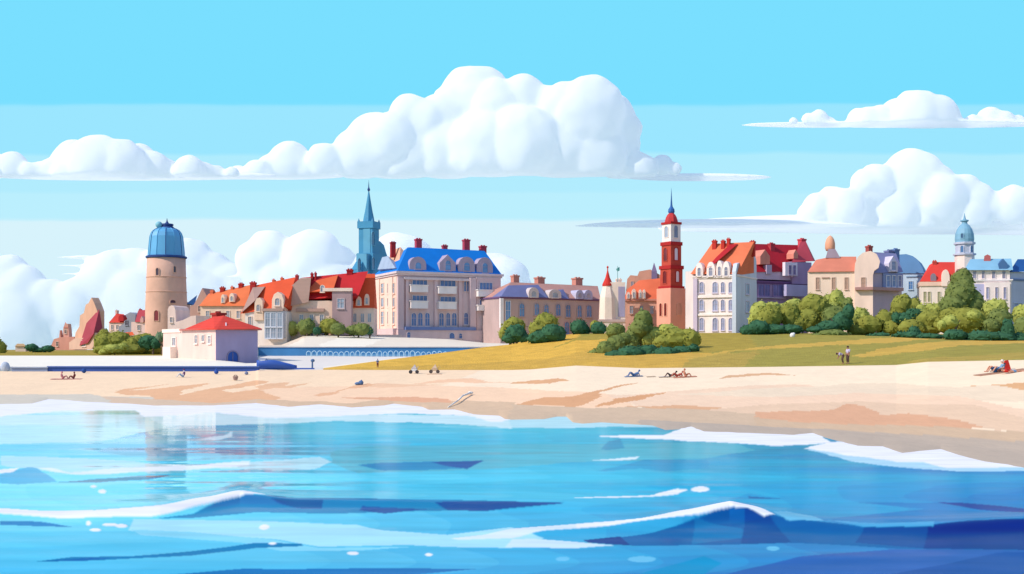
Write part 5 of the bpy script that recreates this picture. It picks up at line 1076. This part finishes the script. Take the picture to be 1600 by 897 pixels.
def person(label, px, py, pose, face, top, bot, hair, skinc=(232,178,148), scale=1.0, group=None, off=(0,0)):
    loc = land(px, py); loc.x += off[0]; loc.y += off[1]; loc.z = gz(loc.x, loc.y)+(.05 if pose != 'stand' and pose != 'bend' else .02)
    r = empty('person', loc, face); r.scale = (scale,)*3; tag(r, label, 'person', group); p = POSE[pose]
    Vv, Ee, Rr = [], [], []
    def add(q, rad, par=None):
        Vv.append(tuple(q)); Rr.append(rad)
        if par is not None: Ee.append((par, len(Vv)-1))
        return len(Vv)-1
    m = lambda q, s_: (q[0], q[1]*s_, q[2])
    mid = lambda a_, b_, t_=.5: tuple(a_[i]*(1-t_)+b_[i]*t_ for i in range(3))
    pe = add(p['pel'], .135); wa = add(mid(p['pel'], p['ch']), .12, pe); ch = add(p['ch'], .14, wa); nk = add(p['nk'], .055, ch); hd = add(mid(p['nk'], p['hd'], .7), .085, nk)
    up = Vector(p['hd'])-Vector(p['nk']); add(tuple(Vector(p['hd'])+up.normalized()*.07), .08, hd)
    for s_ in (-1, 1):
        hp = add(m((p['pel'][0]+.02, .10, p['pel'][2]-.02), s_), .10, pe); kn = add(m(p['kn'], s_), .062, hp); ft = add(m(p['ft'], s_), .042, kn); add(m(p['to'], s_), .034, ft)
        sh = add(m(p['sh'], s_), .06, ch); el = add(m(p['el'], s_), .042, sh); wr_ = add(m(mid(p['el'], p['ha'], .85), s_), .03, el); h = add(m(p['ha'], s_), .035, wr_)
        d_ = (Vector(p['ha'])-Vector(p['el'])).normalized()
        for f_ in range(4): add(m(tuple(Vector(p['ha'])+d_*(.085-.008*abs(f_-1.5))+Vector((.015*(f_-1.5), -.012*(f_-1.5), 0))), s_), .010, h)
        add(m(tuple(Vector(p['ha'])+d_*.03+Vector((.04, -.02, .01))), s_), .011, h)
    skin('body', Vv, Ee, Rr, cloth(skinc), r)
    # shirt with short sleeves, trousers or shorts, hair: children a little outside the body
    Vv, Ee, Rr = [], [], []
    a_ = add(mid(p['pel'], p['ch'], .15), .16); b1 = add(mid(p['pel'], p['ch'], .6), .15, a_); c_ = add(p['ch'], .165, b1); add(mid(p['ch'], p['nk'], .6), .085, c_)
    for s_ in (-1, 1): sh = add(m(p['sh'], s_), .082, c_); add(m(mid(p['sh'], p['el'], .8), s_), .065, sh)
    skin('shirt', Vv, Ee, Rr, cloth(top), r)
    Vv, Ee, Rr = [], [], []
    a_ = add(mid(p['pel'], p['ch'], .12), .158); b1 = add(p['pel'], .16, a_)
    for s_ in (-1, 1):
        hp = add(m((p['pel'][0]+.02, .10, p['pel'][2]-.02), s_), .12, b1); kn = add(m(mid(p['pel'], p['kn'], .9) if pose not in ('stand','bend') else p['kn'], s_), .085, hp)
        if pose in ('stand', 'bend'): add(m(mid(p['kn'], p['ft'], .85), s_), .06, kn)
    skin('trousers', Vv, Ee, Rr, cloth(bot), r)
    bm = bmesh.new(); h = Vector(p['hd']); add_ball(bm, h+up.normalized()*.05+Vector((-.025,0,0)), .108, 3, (1,.92,1), .06, 3)
    obj('hair', bm, cloth(hair), r, True)
    for nm, c_, pos, rr in (('eye',(40,30,30),[(.085,.035,.015),(.085,-.035,.015)],.014),('nose',skinc,[(.1,0,-.02)],.018),('ear',skinc,[(0,.09,-.01),(0,-.09,-.01)],.022),('mouth',(170,80,80),[(.088,0,-.055)],.016)):
        bm = bmesh.new()
        for q in pos: add_ball(bm, h+Vector(q), rr, 1)
        obj(nm, bm, cloth(c_), r, True)
    return r
def towel(label, px0, px1, py, c, deep=.9, ang=0, cat='towel'):
    a_ = land((px0+px1)/2, py); L_ = (px1-px0)*a_.y/F; bm = bmesh.new(); n = 14
    top = [[bm.verts.new((-L_/2+L_*i/n, -deep/2+deep*j/3, 0)) for i in range(n+1)] for j in range(4)]
    o = None
    for row in top:
        for v in row: v.co.z = gz(a_.x+v.co.x, a_.y+v.co.y)-a_.z+.05+.02*noise.noise(v.co*3)
    fs = [bm.faces.new((top[j][i], top[j][i+1], top[j+1][i+1], top[j+1][i])) for j in range(3) for i in range(n)]
    r = bmesh.ops.extrude_face_region(bm, geom=fs)
    for v in r['geom']:
        if isinstance(v, bmesh.types.BMVert): v.co.z -= .035
    o = obj('towel', bm, cloth(c), None); o.location = a_; tag(o, label, cat); return o
towel('brown towel under the reclining pair at the right edge', 1526, 1604, 582.5, (186,140,112), 1.3)
person('person in blue shirt reclining on the brown towel near the right edge',1556,583,'lounge',PI+.1,(96,156,200),(54,98,150),(110,70,60),(222,160,130),1.12,off=(0,.1))
person('person with red top lying on the brown towel at the right edge',1583,583,'lie',.1,(206,52,44),(120,160,200),(90,50,40),(222,160,130),1.1,off=(-.2,-.1))
person('person in pale blue sitting between the reclining pair',1566,583,'sit',PI,(130,176,210),(90,140,190),(238,224,214),(228,170,140),1.1,off=(.1,.45))
bm = bmesh.new(); add_hull(bm, [(-.3,-.15,0),(.3,-.15,0),(-.3,.15,0),(.3,.15,0),(-.16,-.1,.75),(.08,-.1,.8),(-.16,.1,.75),(.08,.1,.8)]); Lb = land(1573,578); o = obj('beach_bag', bm, cloth((206,48,42))); o.location = Lb+Vector((0,0,-.01)); tag(o, 'tall red beach bag standing behind the reclining pair at right', 'bag')
person('person in lavender shirt standing at the lawn edge, taller right one of two',1325,569,'stand',PI+.4,(208,196,222),(92,70,66),(70,50,50),(180,130,110),1.08)
person('person in lavender shirt bending at the lawn edge, left smaller one of two',1317,569,'bend',PI-.1,(202,190,216),(100,78,70),(80,50,60),(180,130,110),1.0)
towel('terracotta towel at mid beach with three people on it', 1052, 1088, 589.5, (206,140,112), 1.1)
towel('grey towel left of the terracotta one', 1029, 1048, 589, (206,190,176), .8)
towel('narrow tan mat lying alone between blue and terracotta towels', 1010, 1024, 588.6, (222,196,168), .6, cat='mat')
person('person in black lounging at the left end of the terracotta towel',1048,589.5,'lounge',PI,(50,46,54),(50,46,54),(50,36,36),(90,60,60),.9)
person('person in dark red lounging in the middle of the terracotta towel',1058,589.5,'lounge',PI,(176,74,64),(170,70,60),(150,60,50),(196,120,100),.9)
person('person in terracotta sitting at the right end of the terracotta towel',1071,589.5,'sit',0,(214,142,112),(208,136,108),(196,120,96),(214,150,124),.95)
towel('steel blue towel under the person in blue, mid beach', 976, 1004, 588.6, (92,124,164), .9)
person('person all in blue lounging on the steel blue towel',990,588.6,'lounge',PI+.3,(84,120,168),(84,120,168),(80,110,156),(120,140,180),1.0)
towel('rose towel under the pair at the left end of the beach', 80, 127, 592.6, (206,130,130), .8)
person('person in pink sitting on the rose towel at left',98,592.6,'sit',.2,(222,140,150),(214,130,140),(226,150,150),(226,160,150),1.0)
person('person in dark red crouching right on the rose towel at left',115,592.4,'sit',PI,(140,60,64),(130,60,60),(120,54,60),(150,90,90),.95)
person('person with purple hood and blue trousers sitting before the seawall',286,590,'sit',PI+.2,(120,60,130),(100,146,190),(110,52,110),(240,236,240),1.15)
person('small person in blue top and dark red shorts at the golden dune',590,575,'stand',-1.2,(96,128,178),(130,50,60),(96,120,170),(190,150,150),.72)
def blob(name, label, px, py, balls, c, cat):
    a_ = land(px, py); bm = bmesh.new()
    for (x, y, z, r, sc) in balls: add_ball(bm, (x, y, z), r, 3, sc, .08, 2)
    o = obj(name, bm, cloth(c), None, True); o.location = a_; tag(o, label, cat); return o
blob('beach_ball','navy beach ball below the seawall, right of the rose towel',131,583,[(0,0,.3,.3,(1,1,1)),(.05,0,.58,.06,(1,1,1))],(52,90,160),'ball')
blob('float','blue float hanging at the foot of the seawall before the pavilion',338,585,[(0,0,.3,.28,(1,1,1)),(0,0,.62,.12,(1,1,1.4))],(60,96,180),'float')
blob('float','grey violet float lying below the blue boat',385,586,[(0,0,.22,.24,(1,1,.9)),(0,0,.44,.07,(1,1,1))],(138,146,178),'float')
a_ = land(368,594); bk = empty('basket', a_); tag(bk, 'small brown beach basket with handles below the pavilion', 'basket')
bm = bmesh.new(); add_lathe(bm, [(0,.22),(.1,.26),(.45,.34),(.46,.30),(.12,.2)], 14); obj('body', bm, cloth((172,142,134)), bk)
for s_ in (-1,1):
    bm = bmesh.new()
    for i in range(6): add_tube(bm, (.18*math.cos(PI*i/6), s_*.22, .44+.18*math.sin(PI*i/6)), (.18*math.cos(PI*(i+1)/6), s_*.22, .44+.18*math.sin(PI*(i+1)/6)), .03, .03, 5)
    obj('handle', bm, cloth((150,118,110)), bk)
blob('beach_bag','slate blue rolled beach bag on the open sand left of centre',562,602,[(-.2,0,.18,.28,(1.3,.8,.65)),(.15,0,.28,.28,(1,.8,1)),(.2,0,.55,.07,(1,1,1))],(96,128,172),'bag')
blob('boulder','smooth white boulder on the lawn below the dark bushes',1238,527,[(0,0,.3,.42,(1,1,1.1)),(.2,0,.5,.28,(1,1,1))],(250,246,244),'boulder')
blob('boulder','pale grey rounded boulder at the far left end of the seawall',8,580,[(0,0,.4,.6,(1,.8,1.3)),(-.5,0,.2,.4,(1,.8,1))],(196,206,222),'boulder')
def cart(label, px, py, tray, canopy, wheel, sp):
    a_ = land(px, py); c_ = empty('beach_cart', a_); tag(c_, label, 'cart', 'small beach carts on the sand')
    bm = bmesh.new(); add_box(bm, -sp*.8, sp*.8, -.28, .28, .32, .62); add_tube(bm, (sp*.8,0,.5), (sp*1.15,0,.95), .03, .03); obj('tray', bm, cloth(tray), c_)
    bm = bmesh.new(); add_hull(bm, [(-.35,-.3,.64),(.35,-.3,.64),(-.35,.3,.64),(.35,.3,.64),(.1,-.1,1.2),(.1,.1,1.2)]); obj('canopy', bm, cloth(canopy), c_)
    for s_ in (-1, 1):
        bm = bmesh.new(); add_lathe(bm, [(-.06,.02),(-.06,.24),(.06,.24),(.06,.02)], 16)
        bmesh.ops.rotate(bm, verts=bm.verts, cent=(0,0,0), matrix=Matrix.Rotation(PI/2, 3, 'X')); bmesh.ops.translate(bm, verts=bm.verts, vec=(s_*sp*.9, -.32, .24)); obj('wheel', bm, cloth(wheel), c_)
cart('white beach cart with pale grey canopy and two dark wheels',647,584,(244,240,238),(206,196,196),(70,66,70),.46)
cart('tan beach cart with dark wheels right of the white cart',679,583.5,(222,190,158),(226,196,166),(96,84,80),.5)
towel('thin tan mat under the tan beach cart', 667, 690, 585, (222,180,150), .6, cat='mat')
# driftwood
a_ = land(700, 637); b_ = land(735, 617.5); bm = bmesh.new(); d_ = b_-a_; pts = [Vector((0,0,.02)), d_*.35+Vector((.1,0,.2)), d_*.7+Vector((-.1,0,.28)), d_*1.0+Vector((0,0,.22))]
for i, (p, q) in enumerate(zip(pts, pts[1:])): add_tube(bm, p, q, .05+.02*i, .07+.02*i, 7)
add_ball(bm, pts[-1], .2, 2, (1.3,1,.8), .3, 4)
o = obj('driftwood', bm, cloth((255,250,240)), None, True); o.location = a_; tag(o, 'bleached white driftwood log lying on wet sand near the waterline', 'driftwood')
# far and unseen ground under everything
bm = bmesh.new(); n_ = 24
vs_ = [bm.verts.new((x, y, -3.2)) for x, y in ((-15000,-200),(15000,-200),(15000,16000),(-15000,16000))]; bm.faces.new(vs_); o = obj('ground', bm, mats['ground'], None, fix=False); o['kind'] = 'structure'
